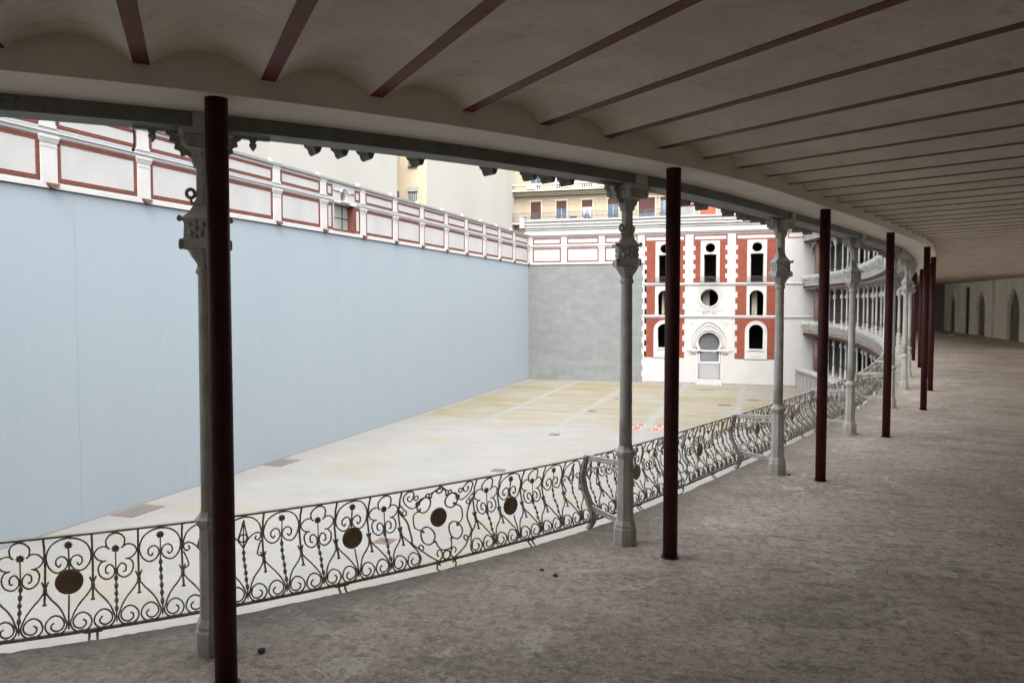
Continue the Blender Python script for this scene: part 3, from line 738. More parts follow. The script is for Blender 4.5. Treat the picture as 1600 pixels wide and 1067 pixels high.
# ------------------------------------------------------------------ wrought iron balustrades
def smooth_pts(pts, k=5):
    P = [Vector((a, b)) for a, b in pts]; out = []
    for i in range(len(P) - 1):
        p0 = P[i - 1] if i else P[0] * 2 - P[1]; p3 = P[i + 2] if i + 2 < len(P) else P[-1] * 2 - P[-2]
        for j in range(k): out.append(tuple(cr(p0, P[i], P[i + 1], p3, j / k)))
    out.append(tuple(P[-1])); return out
def spiral(cx, cz, r0, r1, a0, a1, n=22):
    return [(cx + (r0 + (r1 - r0) * (i / n) ** 1.2) * cos(a0 + (a1 - a0) * i / n), cz + (r0 + (r1 - r0) * (i / n) ** 1.2) * sin(a0 + (a1 - a0) * i / n)) for i in range(n + 1)]
def mir(c): return [(-x, z) for x, z in c]
def toff(i): return i + (.055 if i <= 3 else .075)
class Bay:
    def __init__(s, i, zf=0.0, det=2):
        s.i, s.zf, s.det = i, zf, det
        # arc length along the rail line
        ta, tb = toff(i), min(NB, toff(i + 1)); s.tt = [(0.0, ta)]; p = PT(ta, -RD, 0)
        for k in range(1, 61):
            tq = ta + (tb - ta) * k / 60; q = PT(tq, -RD, 0); s.tt.append((s.tt[-1][0] + (q - p).length, tq)); p = q
        s.L = s.tt[-1][0]; s.U = s.L / 12.7
        s.ns = 6 if det == 2 else (4 if det == 1 else 3)
    def t(s, x):
        x = max(0, min(s.L, x)); k = min(59, int(x / s.L * 60))
        while k > 0 and s.tt[k][0] > x: k -= 1
        while k < 59 and s.tt[k + 1][0] < x: k += 1
        a, b = s.tt[k], s.tt[k + 1]; return a[1] + (b[1] - a[1]) * (x - a[0]) / (b[0] - a[0])
    def P(s, x, z, off=0.0):
        return PT(s.t(x), -RD - belly(ZR + z * HB) - off, s.zf + ZR + z * HB)
    def out(s, x):
        n = Nrm(s.t(x)); return (-n.x, -n.y, 0)
    def curve(s, mb, x0, pts, r=.0055, sm=4, flat=1.5, absr=None):
        """pts in (units of U about x0, fraction of height)"""
        if sm: pts = smooth_pts(pts, sm if s.det == 2 else max(1, sm // 2))
        if s.det < 2: pts = pts[::2] + ([pts[-1]] if len(pts) % 2 == 0 else [])
        W = [(x0 + a * s.U, b) for a, b in pts]
        k = 1 if s.det == 2 else (1.15 if s.det == 1 else 1.5)
        mb.tube([s.P(a, b) for a, b in W], absr or r * k, s.ns, out=[s.out(a) for a, b in W], flat=flat)
def build_bay(i, zf=0.0, det=2, label='', material=None, group='wrought iron balustrade bays'):
    B = Bay(i, zf, det); U, L = B.U, B.L; mt = material or M['rail']
    mid = PT(i + .5, -RD, zf); root = empty('balustrade', mid.to_tuple(), label=label, cat='balustrade', group=group)
    acc = {}
    def out(name, mb, m=None, parent=None, merge=None):
        if det == 2:
            me = mb.mesh(name, origin=mid); return link(name, me, m or mt, parent or root)
        k = merge or 'scrollwork'
        if k == 'disc': link('disc', mb.mesh('disc', origin=mid), m or mt, parent or root); return
        if k not in acc: acc[k] = (MB(), m or mt)
        a = acc[k][0]; off = len(a.v); a.v += mb.v; a.f += [tuple(j + off for j in f) for f in mb.f]; a.sm += mb.sm
    steps = 40 if det == 2 else 16
    for nm, z, a, b in (('top_rail', 1.0, .006, .014), ('bottom_rail', 0.0, .009, .011)):
        mb = MB(); rings = []
        for k in range(steps + 1):
            x = L * k / steps; p = B.P(x, z); o = Vector(B.out(x))
            rings.append([p + o * b + Vector((0, 0, -a)), p - o * b + Vector((0, 0, -a)), p - o * b + Vector((0, 0, a)), p + o * b + Vector((0, 0, a))])
        mb.sweep(rings); out(nm, mb, merge=nm)
    seq = ['A', 'loop', 'quat', 'disc', 'quat', 'MED', 'quat', 'disc', 'quat', 'loop', 'A']
    x = 0; units = []; ups = []
    for kx, sname in enumerate(seq):
        wd = 2.7 if sname == 'MED' else 1
        units.append((sname, x + wd * U / 2)); x += wd * U
        ups.append(x)
    ups = ups[:-1]
    zc = .105
    # lower scroll: from the leaf tie down to a circle and inwards
    rU = .225; rz = rU * U / HB
    low = smooth_pts([(.07, .515), (.025, .46), (.02, .42), (.10, .365), (.24, .295), (.37, .215), (.445, .14)], 4)
    def circp(cx, r0, r1, a0, a1, n):
        return [(cx + (r0 + (r1 - r0) * (k / n)) * cos(a0 + (a1 - a0) * k / n), rz * .99 + (r0 + (r1 - r0) * (k / n)) * U / HB * sin(a0 + (a1 - a0) * k / n)) for k in range(n + 1)]
    low = low[:-1] + circp(.238, rU, rU * .93, .25, -pi * 1.5, 22) + circp(.238, rU * .93, rU * .30, -pi * 1.5, -pi * 3.35, 20)[1:]
    def lower(x0, sides=(1, -1)):
        mb = MB()
        for sg in sides:
            B.curve(mb, x0, [(sg * a, b) for a, b in low], sm=0)
            if det == 2:
                for (xx, zz) in ((x0 + sg * .238 * U, .012),):
                    p = B.P(xx, zz); mb.box((p.x - .011, p.y - .011, p.z - .006), (p.x + .011, p.y + .011, p.z + .006))
        out('lower_scroll', mb)
    for x0 in ups:
        mb = MB(); zs = [1.0 - .06 * k for k in range(12)] + [.30]
        mb.tube([B.P(x0, z) for z in zs], .0072 if det == 2 else .008, B.ns, out=B.out(x0))
        p = B.P(x0, .30)
        if det == 2: mb.lathe([(.004, p.z - .004), (.013, p.z - .003), (.013, p.z + .003), (.006, p.z + .008)], 8, c=(p.x, p.y))
        q = B.P(x0, .43)
        if det == 2: mb.lathe([(.010, q.z - .02), (.012, q.z), (.010, q.z + .02)], 8, c=(q.x, q.y))
        out('upright', mb); lower(x0)
    lower(0, (1,)); lower(L, (-1,))
    def rosette(x0, z, r=.021):
        mb = MB(); o = Vector(B.out(x0)); c = B.P(x0, z, .008); tg = Vector((o.y, -o.x, 0)); upv = Vector((0, 0, 1))
        n = 48; vs = []
        for kk in (0, 1):
            for a in range(n):
                th = 2 * pi * a / n; rr = r * (1 + .17 * cos(8 * th)); vs.append(c + tg * rr * cos(th) + upv * rr * sin(th) - o * .012 * kk)
        fs = [tuple(range(n)), tuple(range(n, 2 * n))[::-1]] + [(a, (a + 1) % n, n + (a + 1) % n, n + a) for a in range(n)]
        mb.add(vs, fs); return mb
    def disc(x0, z, r, m=None):
        mb = MB(); o = Vector(B.out(x0)); c = B.P(x0, z); tg = Vector((o.y, -o.x, 0)); n = 36 if det == 2 else 14
        rr = [(r * .1, .016), (r * .6, .014), (r * .92, .008), (r, .003), (r, -.004), (r * .92, -.009), (r * .6, -.014), (r * .1, -.017)]
        vs = []
        for ra, h in rr:
            for a in range(n):
                th = 2 * pi * a / n; vs.append(c + tg * ra * cos(th) + Vector((0, 0, 1)) * ra * sin(th) + o * h)
        fs = [(j * n + a, j * n + (a + 1) % n, (j + 1) * n + (a + 1) % n, (j + 1) * n + a) for j in range(len(rr) - 1) for a in range(n)]
        fs += [tuple(range(n))[::-1], tuple((len(rr) - 1) * n + a for a in range(n))]
        mb.add(vs, fs, True); return mb
    for sname, x0 in units:
        if sname == 'MED': continue
        # spindle
        topz = {'A': .62, 'loop': .66, 'quat': .55, 'disc': .80}[sname]
        mb = MB()
        if sname != 'disc':
            nb_ = 6 if sname != 'quat' else 5
            z0, z1 = .15, topz - .05; N_ = nb_ * (8 if det == 2 else 4)
            zs = [z0 + (z1 - z0) * k / N_ for k in range(N_ + 1)]
            rs = [.0045 + .0085 * abs(sin(pi * nb_ * k / N_)) ** 1.3 for k in range(N_ + 1)]
            mb.tube([B.P(x0, z) for z in [.045, .09] + zs + [topz + .25]], [.004, .0055] + rs + [.0045], 8 if det == 2 else 4, out=B.out(x0), flat=.75)
            out('twisted_bar', mb)
        else:
            for zz_ in ([.045, .09, .2, .30, .37], [.61, .68, .8, .86]): mb = MB(); mb.tube([B.P(x0, z) for z in zz_], .0058, B.ns, out=B.out(x0)); out('stem', mb)
            out('disc', disc(x0, .49, .077), M['disc'] if i < 4 else M['gdisc'], merge='disc')
        mb = MB()
        if sname in ('loop', 'disc'):
            z_ = .005
            hp = [(0, .975), (.2, .955), (.38, .885), (.47, .77), (.43, .66), (.28, .595), (.12, .61), (.03, .67), (.06, .735), (.16, .765), (.26, .735), (.275, .68), (.21, .65), (.165, .68)]
            for c in (hp, mir(hp)): B.curve(mb, x0, c)
            sw = out('loop_scroll', mb)
            if det == 2: out('rosette', rosette(x0, .885), M['disc'] if i < 4 else M['gdisc'], sw)
        elif sname == 'quat':
            hp = [(0, .975), (.12, .955), (.205, .89), (.18, .81), (.13, .79), (.24, .825), (.38, .81), (.465, .745), (.39, .68), (.26, .655), (.22, .66), (.33, .64), (.385, .58), (.33, .50), (.18, .465), (.05, .50), (.035, .565), (.12, .615), (.215, .59), (.215, .535), (.15, .525)]
            for c in (hp, mir(hp)): B.curve(mb, x0, c)
            sw = out('quatrefoil', mb)
            if det == 2: out('rosette', rosette(x0, .785), M['disc'] if i < 4 else M['gdisc'], sw)
        else:
            hp = [(0, .975), (.22, .945), (.4, .86), (.475, .74)]
            for c in (hp, mir(hp)): B.curve(mb, x0, c)
            hp = [(0, .93), (.06, .80), (.12, .70)]
            for c in (hp, mir(hp)): B.curve(mb, x0, c)
            B.curve(mb, x0, [(.105 * cos(a), .70 + .105 * U / HB * sin(a)) for a in [2 * pi * k / 16 for k in range(17)]], sm=0)
            hp = [(0, .585), (.06, .63), (.16, .695), (.3, .745), (.43, .74), (.455, .69), (.38, .655), (.31, .68), (.35, .71)]
            for c in (hp, mir(hp)): B.curve(mb, x0, c)
            hp = [(.46, .65), (.38, .56), (.35, .50), (.44, .47), (.48, .46)]
            for c in (hp, mir(hp)): B.curve(mb, x0, c)
            out('arch_scroll', mb)
        if det == 2:
            p = B.P(x0, .985); tk = MB(); tk.box((p.x - .014, p.y - .01, p.z - .006), (p.x + .014, p.y + .01, p.z + .006)); out('tie', tk)
    # medallion
    x0 = [u for n_, u in units if n_ == 'MED'][0]; cz = .545; q = U / HB
    def circle(mb, cx, cz_, r, n=24, rr=.0055): B.curve(mb, x0, [(cx + r * cos(2 * pi * k / n), cz_ + r * q * sin(2 * pi * k / n)) for k in range(n + 1)], sm=0, r=rr)
    for sx in (-1, 1):
        for sz in (-1, 1):
            mb = MB()
            circle(mb, sx * .50, cz + sz * .50 * q * .88, .235, rr=.006)
            out('ring', mb)
            mb = MB(); circle(mb, sx * .80, cz + sz * .80 * q * .88, .07, 12); out('small_ring', mb)
    mb = MB()
    side = [(.66, .30), (.60, .34), (.63, .27), (.74, .25), (.86, .16), (.88, 0), (.86, -.16), (.74, -.25), (.63, -.27), (.60, -.34), (.66, -.30)]
    for (fx) in (1, -1):
        B.curve(mb, x0, [(fx * a, cz + b * q) for a, b in side])
        B.curve(mb, x0, [(b, cz + fx * a * q) for a, b in side])
    out('c_scroll', mb)
    mb = MB()
    # chain of little circles over the top, ending in big spirals by the uprights
    circle(mb, 0, .925, .105, 18, .006)
    for sx in (-1, 1):
        B.curve(mb, x0, [(sx * .10, .92), (sx * .25, .905), (sx * .34, .885)], sm=3); circle(mb, sx * .40, .87, .06, 12)
        B.curve(mb, x0, [(sx * .46, .86), (sx * .58, .83), (sx * .66, .80)], sm=3); circle(mb, sx * .72, .775, .065, 12)
        big = [(.76, .74), (.90, .72), (1.06, .76), (1.2, .83), (1.24, .92), (1.12, .975), (.96, .96), (.90, .89), (.98, .83), (1.08, .85), (1.09, .895), (1.03, .905)]
        B.curve(mb, x0, [(sx * a, b) for a, b in big])
        B.curve(mb, x0, [(sx * a, b) for a, b in [(1.33, .80), (1.18, .73), (1.08, .68), (1.14, .64), (1.22, .67), (1.2, .71)]])
        B.curve(mb, x0, [(sx * a, b) for a, b in [(1.30, .72), (1.26, .66), (1.12, .58), (1.05, .48), (1.05, .37), (1.07, .30), (1.02, .255)]], r=.0065)
        B.curve(mb, x0, [(sx * a, b) for a, b in [(1.10, .32), (1.02, .27), (.86, .205), (.62, .115), (.38, .04), (.25, .01)]], r=.006)
    out('medallion_frame', mb)
    mb = MB(); circle(mb, 0, .075, .13, 16, .006)
    for sx in (-1, 1):
        B.curve(mb, x0, [(sx * a, b) for a, b in [(.27, .01), (.16, .06), (.17, .13), (.27, .16), (.34, .12), (.30, .08)]])
        B.curve(mb, x0, [(sx * a, b) for a, b in [(.22, -.05), (.26, -.03), (.32, -.035), (.33, -.09), (.22, -.125), (0, -.13)]], r=.006)
        B.curve(mb, x0, [(sx * a, b) for a, b in [(.27, .01), (.32, -.02)]], sm=0, r=.009)
    out('medallion_foot', mb)
    out('disc', disc(x0, cz, .075), M['disc'] if i < 4 else M['gdisc'], merge='disc')
    # feet that tie the bottom rail back to the slab edge
    for fx in (3.0, 9.7):
        if zf: break
        mb = MB()
        for dx in (-.022, .022):
            a = B.P(fx * U + dx, 0); t_ = B.t(fx * U + dx); pts = [a + Vector((0, 0, -.004)), a + Vector((0, 0, -.03)), PT(t_, -.5, -.045), PT(t_, -.44, -.045)]
            mb.tube(pts, .008, 4, smooth=False)
        a = B.P(fx * U - .05, 0); b = B.P(fx * U + .05, 0); mb.tube([a + Vector((0, 0, -.006)), b + Vector((0, 0, -.006))], .014, 4, smooth=False)
        out('foot', mb)
    for k, (mb, m_) in acc.items():
        link(k, mb.mesh(k, origin=mid), m_, root)
    return root

BAYLAB = {2: 'near balustrade bay of wrought iron running out of the view at the left', 3: 'near balustrade bay with central pierced medallion between the first two grey columns',
          4: 'balustrade bay between the grey column and the facade-side column, seen slantwise', 5: 'balustrade bay behind the third dark red pole, seen edge on'}
for i in range(1, NB):
    if i <= 5: build_bay(i, 0, 2, BAYLAB.get(i, 'wrought iron balustrade bay left of the view beside the end wall'))
    else: build_bay(i, 0, 1 if i < 10 else 0, 'balustrade bay on the camera floor, %s from the facade end' % ORD[NB - i - 1], M['rail'] if i < 10 else M['railfar'])
for zf, nm in ((FL2, 'middle upper gallery'), (FL3, 'topmost gallery')):
    for i in range(12, NB):
        build_bay(i, zf, 0, 'pale lacy balustrade of the %s across the court, %s bay from the facade' % (nm, ORD[NB - i - 1]), M['railfar'], 'pale balustrades of the upper galleries')

# ------------------------------------------------------------------ parapet pattern shared by the long wall and the end wall
Z0, Z1 = 5.17, 7.55
def frame_mb(u0, z0, u1, z1, bw, f, d):
    mb = MB()
    for a, b, c, e in ((u0, z0, u1, z0 + bw), (u0, z1 - bw, u1, z1), (u0, z0 + bw, u0 + bw, z1 - bw), (u1 - bw, z0 + bw, u1, z1 - bw)):
        mb.prism(rect(a, b, c, e), f, d)
    return mb
# ---- the long blue court wall at X = -19
lw = empty('court_wall', (-19, 24, COURT_Z), label='long pale blue court wall with white and red panelled parapet', cat='wall')
LO = lw.location.copy()
def lpart(name, mb, m, parent=None, **k): return tag(link(name, mb.mesh(name, origin=LO), m, parent or lw), **k)
WX = -19.0
q = MB(); q.box((WX - .6, -16, COURT_Z - .1), (WX, 64.6, Z0 - .03)); lpart('painted_face', q, M['bluewall'])
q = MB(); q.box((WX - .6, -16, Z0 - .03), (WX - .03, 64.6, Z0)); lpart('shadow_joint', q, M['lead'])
lpart('base_joint', MB().box((WX, -16, COURT_Z), (WX + .018, 64.6, COURT_Z + .012)), M['rust'])
for y_ in (18.2, 33.0): lpart('expansion_joint', MB().box((WX - .01, y_ - .004, COURT_Z), (WX + .002, y_ + .004, Z0 - .03)), M['seam'])
wy0, wy1 = 32.75, 34.55
me = plate_mesh('parapet', rect(-16, Z0, 64.6, Z1), [rect(wy0, 5.42, wy1, 6.62), arch(33.35, 6.74, 33.95, 7.22, 12)], -.5, .03, plane='YZ', at=WX)
me.transform(__import__('mathutils').Matrix.Translation(-LO)); link('parapet', me, M['parapet'], lw)
for nm, sec, mm in (('base_band', [(.03, Z0), (.075, Z0), (.075, Z0 + .14), (.03, Z0 + .16)], 'parapet_trim'),
                    ('cornice', [(.03, 6.60), (.06, 6.60), (.075, 6.66), (.12, 6.70), (.12, 6.76), (.03, 6.80)], 'parapet_trim'),
                    ('flashing', [(.03, 6.80), (.125, 6.763), (.125, 6.775), (.03, 6.815)], 'lead'),
                    ('coping', [(-.52, 7.55), (.10, 7.55), (.13, 7.60), (.13, 7.63), (-.52, 7.63)], 'parapet_trim'),
                    ('coping_flashing', [(-.52, 7.633), (.14, 7.633), (.14, 7.65), (-.52, 7.66)], 'lead')):
    segs = [(-16, 64.6)] if nm in ('base_band', 'coping', 'coping_flashing') else [(-16, wy0 - .14), (wy1 + .14, 64.6)]
    q = MB()
    for a, b in segs: q.sweep([[(WX + x, y, z) for x, z in sec] for y in (a, b)])
    lpart(nm, q, M[mm])
ys = [64.45, 60.4, 56.8, 53.4, 49.8, 46.3, 42.6, 39.1, 35.5, 31.8, 28.2, 24.6, 20.9, 17.35, 13.75, 10.2, 6.6, 3.0, -.6, -4.2, -7.8, -11.4]
fy = lambda p: (WX + .03, p[0], p[1])
for k, y in enumerate(ys):
    q = MB()
    q.box((WX + .03, y - .27, Z0 + .15), (WX + .07, y + .27, 6.48))
    q.box((WX + .03, y - .285, 6.30), (WX + .08, y + .285, 6.33))
    q.box((WX + .03, y - .30, 6.43), (WX + .088, y + .30, 6.48)); q.box((WX + .03, y - .32, 6.48), (WX + .102, y + .31, 6.54)); q.box((WX + .03, y - .335, 6.54), (WX + .122, y + .32, 6.62))
    q.box((WX + .03, y - .29, 6.83), (WX + .075, y + .27, 6.93)); q.box((WX + .03, y - .23, 6.93), (WX + .06, y + .23, 7.50)); q.box((WX + .03, y - .25, 7.47), (WX + .075, y + .24, 7.55))
    lpart('pilaster', q, M['parapet_trim'])
    q = MB(); q.prism([(y - .13, Z0 + .13), (y + .27, Z0 + .13), (y + .22, Z0 + .05), (y + .12, Z0 - .005), (y + .02, Z0 - .005), (y - .08, Z0 + .05)], lambda p: (WX + .03, p[0], p[1]), (.13, 0, 0)); lpart('corbel', q, M['rust'])
    q = MB(); q.lathe([(.17, 7.66), (.17, 7.70), (.002, 7.90)], 4, c=(WX - .25, y), phase=pi / 4, smooth=False); lpart('finial', q, M['parapet_trim'])
for a, b in zip(ys[1:], ys[:-1]):
    u0, u1 = a + .28, b - .28
    if abs(a - 31.8) < .1:
        for (p0, p1) in ((u0, wy0 - .14), (wy1 + .14, u1)):
            lpart('brick_frame', frame_mb(p0, 5.36, p1, 6.56, .12, fy, (.012, 0, 0)), M['redband'])
            lpart('brick_frame', frame_mb(p0, 6.88, p1, 7.42, .10, fy, (.012, 0, 0)), M['redband'])
        continue
    lpart('brick_frame', frame_mb(u0, 5.36, u1, 6.57, .13, fy, (.012, 0, 0)), M['redband'])
    lpart('brick_frame', frame_mb(u0, 6.87, u1, 7.43, .11, fy, (.012, 0, 0)), M['redband'])
# the one window of the parapet
q = MB(); q.box((WX - .30, wy0 + .02, 5.42), (WX - .27, wy1 - .02, 6.62)); win = lpart('window', q, mat('dusty_glass', (.16, .165, .155), (.24, .245, .23), 1.2, .35))
q = MB(); q.box((WX - .27, wy0, 5.98), (WX - .24, wy1, 6.01)); q.box((WX - .27, 33.95, 5.42), (WX - .24, 34.0, 6.62)); lpart('glazing_bar', q, M['darkiron'], win)
q = MB(); q.box((WX - .28, wy1 - .012, 5.42), (WX + .05, wy1 + .14, 6.62)); q.box((WX - .01, wy0 - .14, 5.30), (WX + .06, wy1 + .14, 5.42)); lpart('window_jamb', q, M['redband'])
q = MB(); q.box((WX - .45, 33.0, 6.66), (WX - .40, 34.3, 7.3)); lpart('blind_back', q, M['parapet_trim'])
q = MB()
arc_o = [(33.65 + .38 * cos(a), 6.98 + .38 * sin(a)) for a in [pi * k / 14 for k in range(15)]]
q.tube([(WX + .06, wy0 - .1, 7.20), (WX + .06, 33.1, 7.20)] + [(WX + .06, y_, z_) for y_, z_ in arc_o[::-1][2:-2]] + [(WX + .06, 34.2, 7.20), (WX + .06, wy1 + .1, 7.20)], .028, 6, out=(1, 0, 0))
q.box((WX + .03, 33.2, 6.68), (WX + .16, 34.1, 6.735)); q.box((WX + .03, wy0 - .14, 6.62), (WX + .09, wy1 + .14, 6.665)); lpart('window_hood', q, M['parapet_trim'])

# ---- end wall of grey ashlar with its parapet, at Y = 64.6
FY = 64.6
ew = empty('front_wall', (-14, FY, COURT_Z), label='grey ashlar end wall with white red-framed parapet, beside the facade', cat='wall')
EO = ew.location.copy()
def epart(name, mb, m, parent=None, **k): return tag(link(name, mb.mesh(name, origin=EO), m, parent or ew), **k)
q = MB(); q.box((WX, FY, COURT_Z - .1), (-9.25, FY + .5, 5.17)); epart('ashlar_face', q, M['stone'])
q = MB(); q.box((WX, FY - .03, 5.17), (-9.25, FY + .5, 7.62)); epart('parapet', q, M['white'])
fx_ = lambda p: (p[0], FY - .03, p[1])
for nm, sec, mm in (('base_band', [(0, 5.165), (.05, 5.165), (.05, 5.28), (0, 5.30)], 'whiteb'), ('cornice', [(0, 6.60), (.05, 6.60), (.10, 6.70), (.10, 6.76), (0, 6.78)], 'whiteb')):
    q = MB(); q.sweep([[(x, FY - .03 - d, z) for d, z in sec] for x in (WX + .13, -9.4)]); epart(nm, q, M[mm])
for x in (-18.78, -15.92, -12.75, -9.55):
    wd = .12 if x < -18 else (.24 if x < -10 else .2)
    q = MB(); q.box((x - wd, FY - .09, 5.29), (x + wd, FY - .03, 6.60)); q.box((x - wd - .03, FY - .12, 6.48), (x + wd + .03, FY - .03, 6.60)); q.box((x - wd, FY - .08, 6.79), (x + wd, FY - .03, 7.58)); epart('pilaster', q, M['whiteb'])
for (a, b) in ((-18.6, -16.18), (-15.66, -13.0), (-12.48, -9.82)):
    epart('brick_frame', frame_mb(a, 5.37, b, 6.52, .10, fx_, (0, -.012, 0)), M['redband']); epart('brick_frame', frame_mb(a, 6.84, b, 7.36, .10, fx_, (0, -.012, 0)), M['redband'])
# attic cornice that runs on over end wall and facade
csec = [(0, 7.50), (.10, 7.50), (.12, 7.58), (.18, 7.62), (.18, 7.68), (.03, 7.72), (.03, 8.02), (.10, 8.05), (.10, 8.16), (.20, 8.22), (.22, 8.42), (.30, 8.46), (.30, 8.66), (.42, 8.74), (.42, 8.84), (0, 8.90)]
q = MB(); q.sweep([[(x, FY - .03 - d, z - .02) for d, z in csec] + [(x, FY + .5, 8.88), (x, FY + .5, 7.48)] for x in (WX - .25, -9.3)]); epart('attic', q, M['white'])
q = MB(); q.box((WX - .6, FY - .6, 8.2), (WX - .2, FY + .2, 9.15)); q.box((WX - .66, FY - .66, 9.15), (WX - .14, FY + .26, 9.22)); epart('corner_block', q, M['white'])
q = MB(); q.box((WX - .2, FY - .35, 8.86), (-14.2, FY - .05, 8.93)); epart('flashing', q, M['lead'])

# ---- the facade
fa = empty('entrance_facade', (-3, FY, COURT_Z), label='white and red brick three storey facade with horseshoe doorway at the court end', cat='building')
FO = fa.location.copy()
Minv = __import__('mathutils').Matrix.Translation(-FO)
def fpart(name, mb, m, parent=None, **k): return tag(link(name, mb.mesh(name, origin=FO), m, parent or fa), **k)
def fplate(name, m, outer, holes, d0, d1, parent=None):
    me = plate_mesh(name, outer, holes, d0, d1, at=FY); me.transform(Minv); return link(name, me, m, parent or fa)
BX = [(-7.64, (-9.23, -6.04)), (-4.11, (-5.4, -2.8)), (-.59, (-2.17, .98))]        # axis, brick extent
top_c = [circ(cx, 6.29, .37, .35, 32) for cx, _ in BX]
top_w = [rect(cx - .48, 3.58, cx + .48, 5.79) for cx, _ in BX]
mid_w = [arch(cx - .50, 1.03, cx + .50, 2.97, 18, horseshoe=.04) for cx in (-7.64, -.59)]
rnd_w = [circ(-4.14, 2.38, .68, .66, 44)]
low_w = [arch(cx - .50, -1.60, cx + .50, .31, 18, horseshoe=.06) for cx in (-7.64, -.59)]
dcx = -4.13
door_o = [(-4.94 - .0, -1.86), (-4.94, COURT_Z - .05), (-3.22, COURT_Z - .05), (-3.22, -1.86)] 
a0 = radians(-42)
door_arc = [(dcx + .82 * cos(a), -1.17 + .82 * sin(a)) for a in [a0 + (pi - 2 * a0) * k / 26 for k in range(27)]]
door_poly = [(-4.98, COURT_Z - .08), (-3.22, COURT_Z - .08), (-3.22, -1.86), (-3.52, -1.80)] + door_arc + [(-4.74, -1.80), (-4.98, -1.86)]
door_poly = [(x, max(z, COURT_Z - .08)) for x, z in door_poly]
holes = top_c + top_w + mid_w + rnd_w + low_w
def wall_outline():
    # door cut taken out of the outline's foot
    d = door_poly; return [(-9.25, COURT_Z - .1)] + [(-4.98, COURT_Z - .1)] + [(-4.98, -1.86)] + [(-4.74, -1.80)] + door_arc[::-1] + [(-3.52, -1.80), (-3.22, -1.86), (-3.22, COURT_Z - .1), (3.6, COURT_Z - .1), (3.6, 7.6), (-9.25, 7.6)]
fplate('wall', M['white'], wall_outline(), holes, 0, .42)
q = MB(); q.box((-9.3, FY + .42, 5.15), (-9.25 + .2, FY + 5, 8.8)); q.box((-9.25, FY + 5, -4.5), (3.6, FY + 5.3, 8.6)); q.box((-9.25, FY + .42, 7.6), (3.6, FY + 5, 7.8)); q.box((-9.25, FY + .42, 3.4), (3.6, FY + 5, 3.56)); q.box((-9.25, FY + .42, .85), (3.6, FY + 5, 1.0)); q.box((3.6, FY + .42, -4.5), (3.9, FY + 5, 7.8)); q.box((-9.3, FY + .5, -4.5), (-9.05, FY + 5, 5.15))
fpart('interior', q, M['dark'])
for bb in (((-4.75, FY + 1.1, 1.02), (-4.2, FY + 1.2, 3.3)), ((-7.95, FY + .9, 1.02), (-7.75, FY + 1.0, 3.3)), ((-.95, FY + .9, 1.02), (-.55, FY + 1.0, 3.3))): fpart('partition', MB().box(*bb), M['niche'])
# brick fields with toothed edges
def toothed(x0, x1, z0, z1, tl=True, tr=True, cut=.16, n=None):
    n = n or max(2, round((z1 - z0) / .42)); n += (n + 1) % 2; st = (z1 - z0) / n; L_ = []; R_ = []
    for k in range(n):
        a = cut if (k % 2) else 0
        L_ += [(x0 + (a if tl else 0), z0 + k * st), (x0 + (a if tl else 0), z0 + (k + 1) * st)]
        R_ += [(x1 - (a if tr else 0), z0 + k * st), (x1 - (a if tr else 0), z0 + (k + 1) * st)]
    return L_, R_
def brick_field(cx, x0, x1, z0, z1, shalf, stop, tl=True, tr=True, archtop=None):
    """two brick strips beside the window surround (or a field around an arch)"""
    L_, R_ = toothed(x0, x1, z0, z1, tl, tr)
    if archtop is None:
        fplate('brick_field', M['brick'], L_ + [(cx - shalf, z1), (cx - shalf, z0)], [], -.02, .01)
        fplate('brick_field', M['brick'], R_ + [(cx + shalf, z1), (cx + shalf, z0)], [], -.02, .01)
    else:
        arc = [(cx + shalf * cos(a), archtop - shalf + shalf * sin(a)) for a in [pi * k / 20 for k in range(21)]]
        fplate('brick_field', M['brick'], [(cx - shalf, z0)] + L_[0:1] + L_[1:] + R_[::-1] + [(cx + shalf, z0)] + arc, [], -.02, .01)
for bi, (cx, (x0, x1)) in enumerate(BX):
    sh = .73 if bi != 0 else .73
    brick_field(cx, x0, x1, 3.58, 6.85, sh, 6.9)
    fpart('brick_frame', frame_mb(x0, 6.87, x1, 7.36, .11, lambda p: (p[0], FY, p[1]), (0, -.025, 0)), M['redband'])
    # surround, proud of the brick
    fplate('window_surround', M['whiteb'], rect(cx - .73, 3.58, cx + .73, 6.86), [circ(cx, 6.29, .37, .35, 32), rect(cx - .48, 3.585, cx + .48, 5.79)], -.07, .0)
    q = MB(); ring = [(cx + .44 * cos(a), FY - .08, 6.29 + .42 * sin(a)) for a in [2 * pi * k / 32 for k in range(32)]]
    q.tube(ring, .03, 6, out=(0, 1, 0), closed=True)
    for sx in (-1, 1):
        for zz in (5.92, 6.72): q.lathe([(.05, 0), (.04, .02), (.0, .03)][:2], 10, c=(0, 0)) if False else None
    fpart('window_ring', q, M['whiteb'])
    # little iron balcony
    q = MB()
    for z in (3.62, 4.02): q.tube([(cx - .66, FY - .02, z), (cx - .66, FY - .30, z), (cx + .66, FY - .30, z), (cx + .66, FY - .02, z)], .018, 4, smooth=False)
    for k in range(15): q.box((cx - .66 + 1.32 * k / 14 - .008, FY - .308, 3.62), (cx - .66 + 1.32 * k / 14 + .008, FY - .292, 4.02))
    for sx in (-1, 1):
        for k in range(3): q.box((cx + sx * .66 - .008, FY - .24 + .08 * k, 3.62), (cx + sx * .66 + .008, FY - .224 + .08 * k, 4.02))
    fpart('window_balcony', q, M['darkiron'])
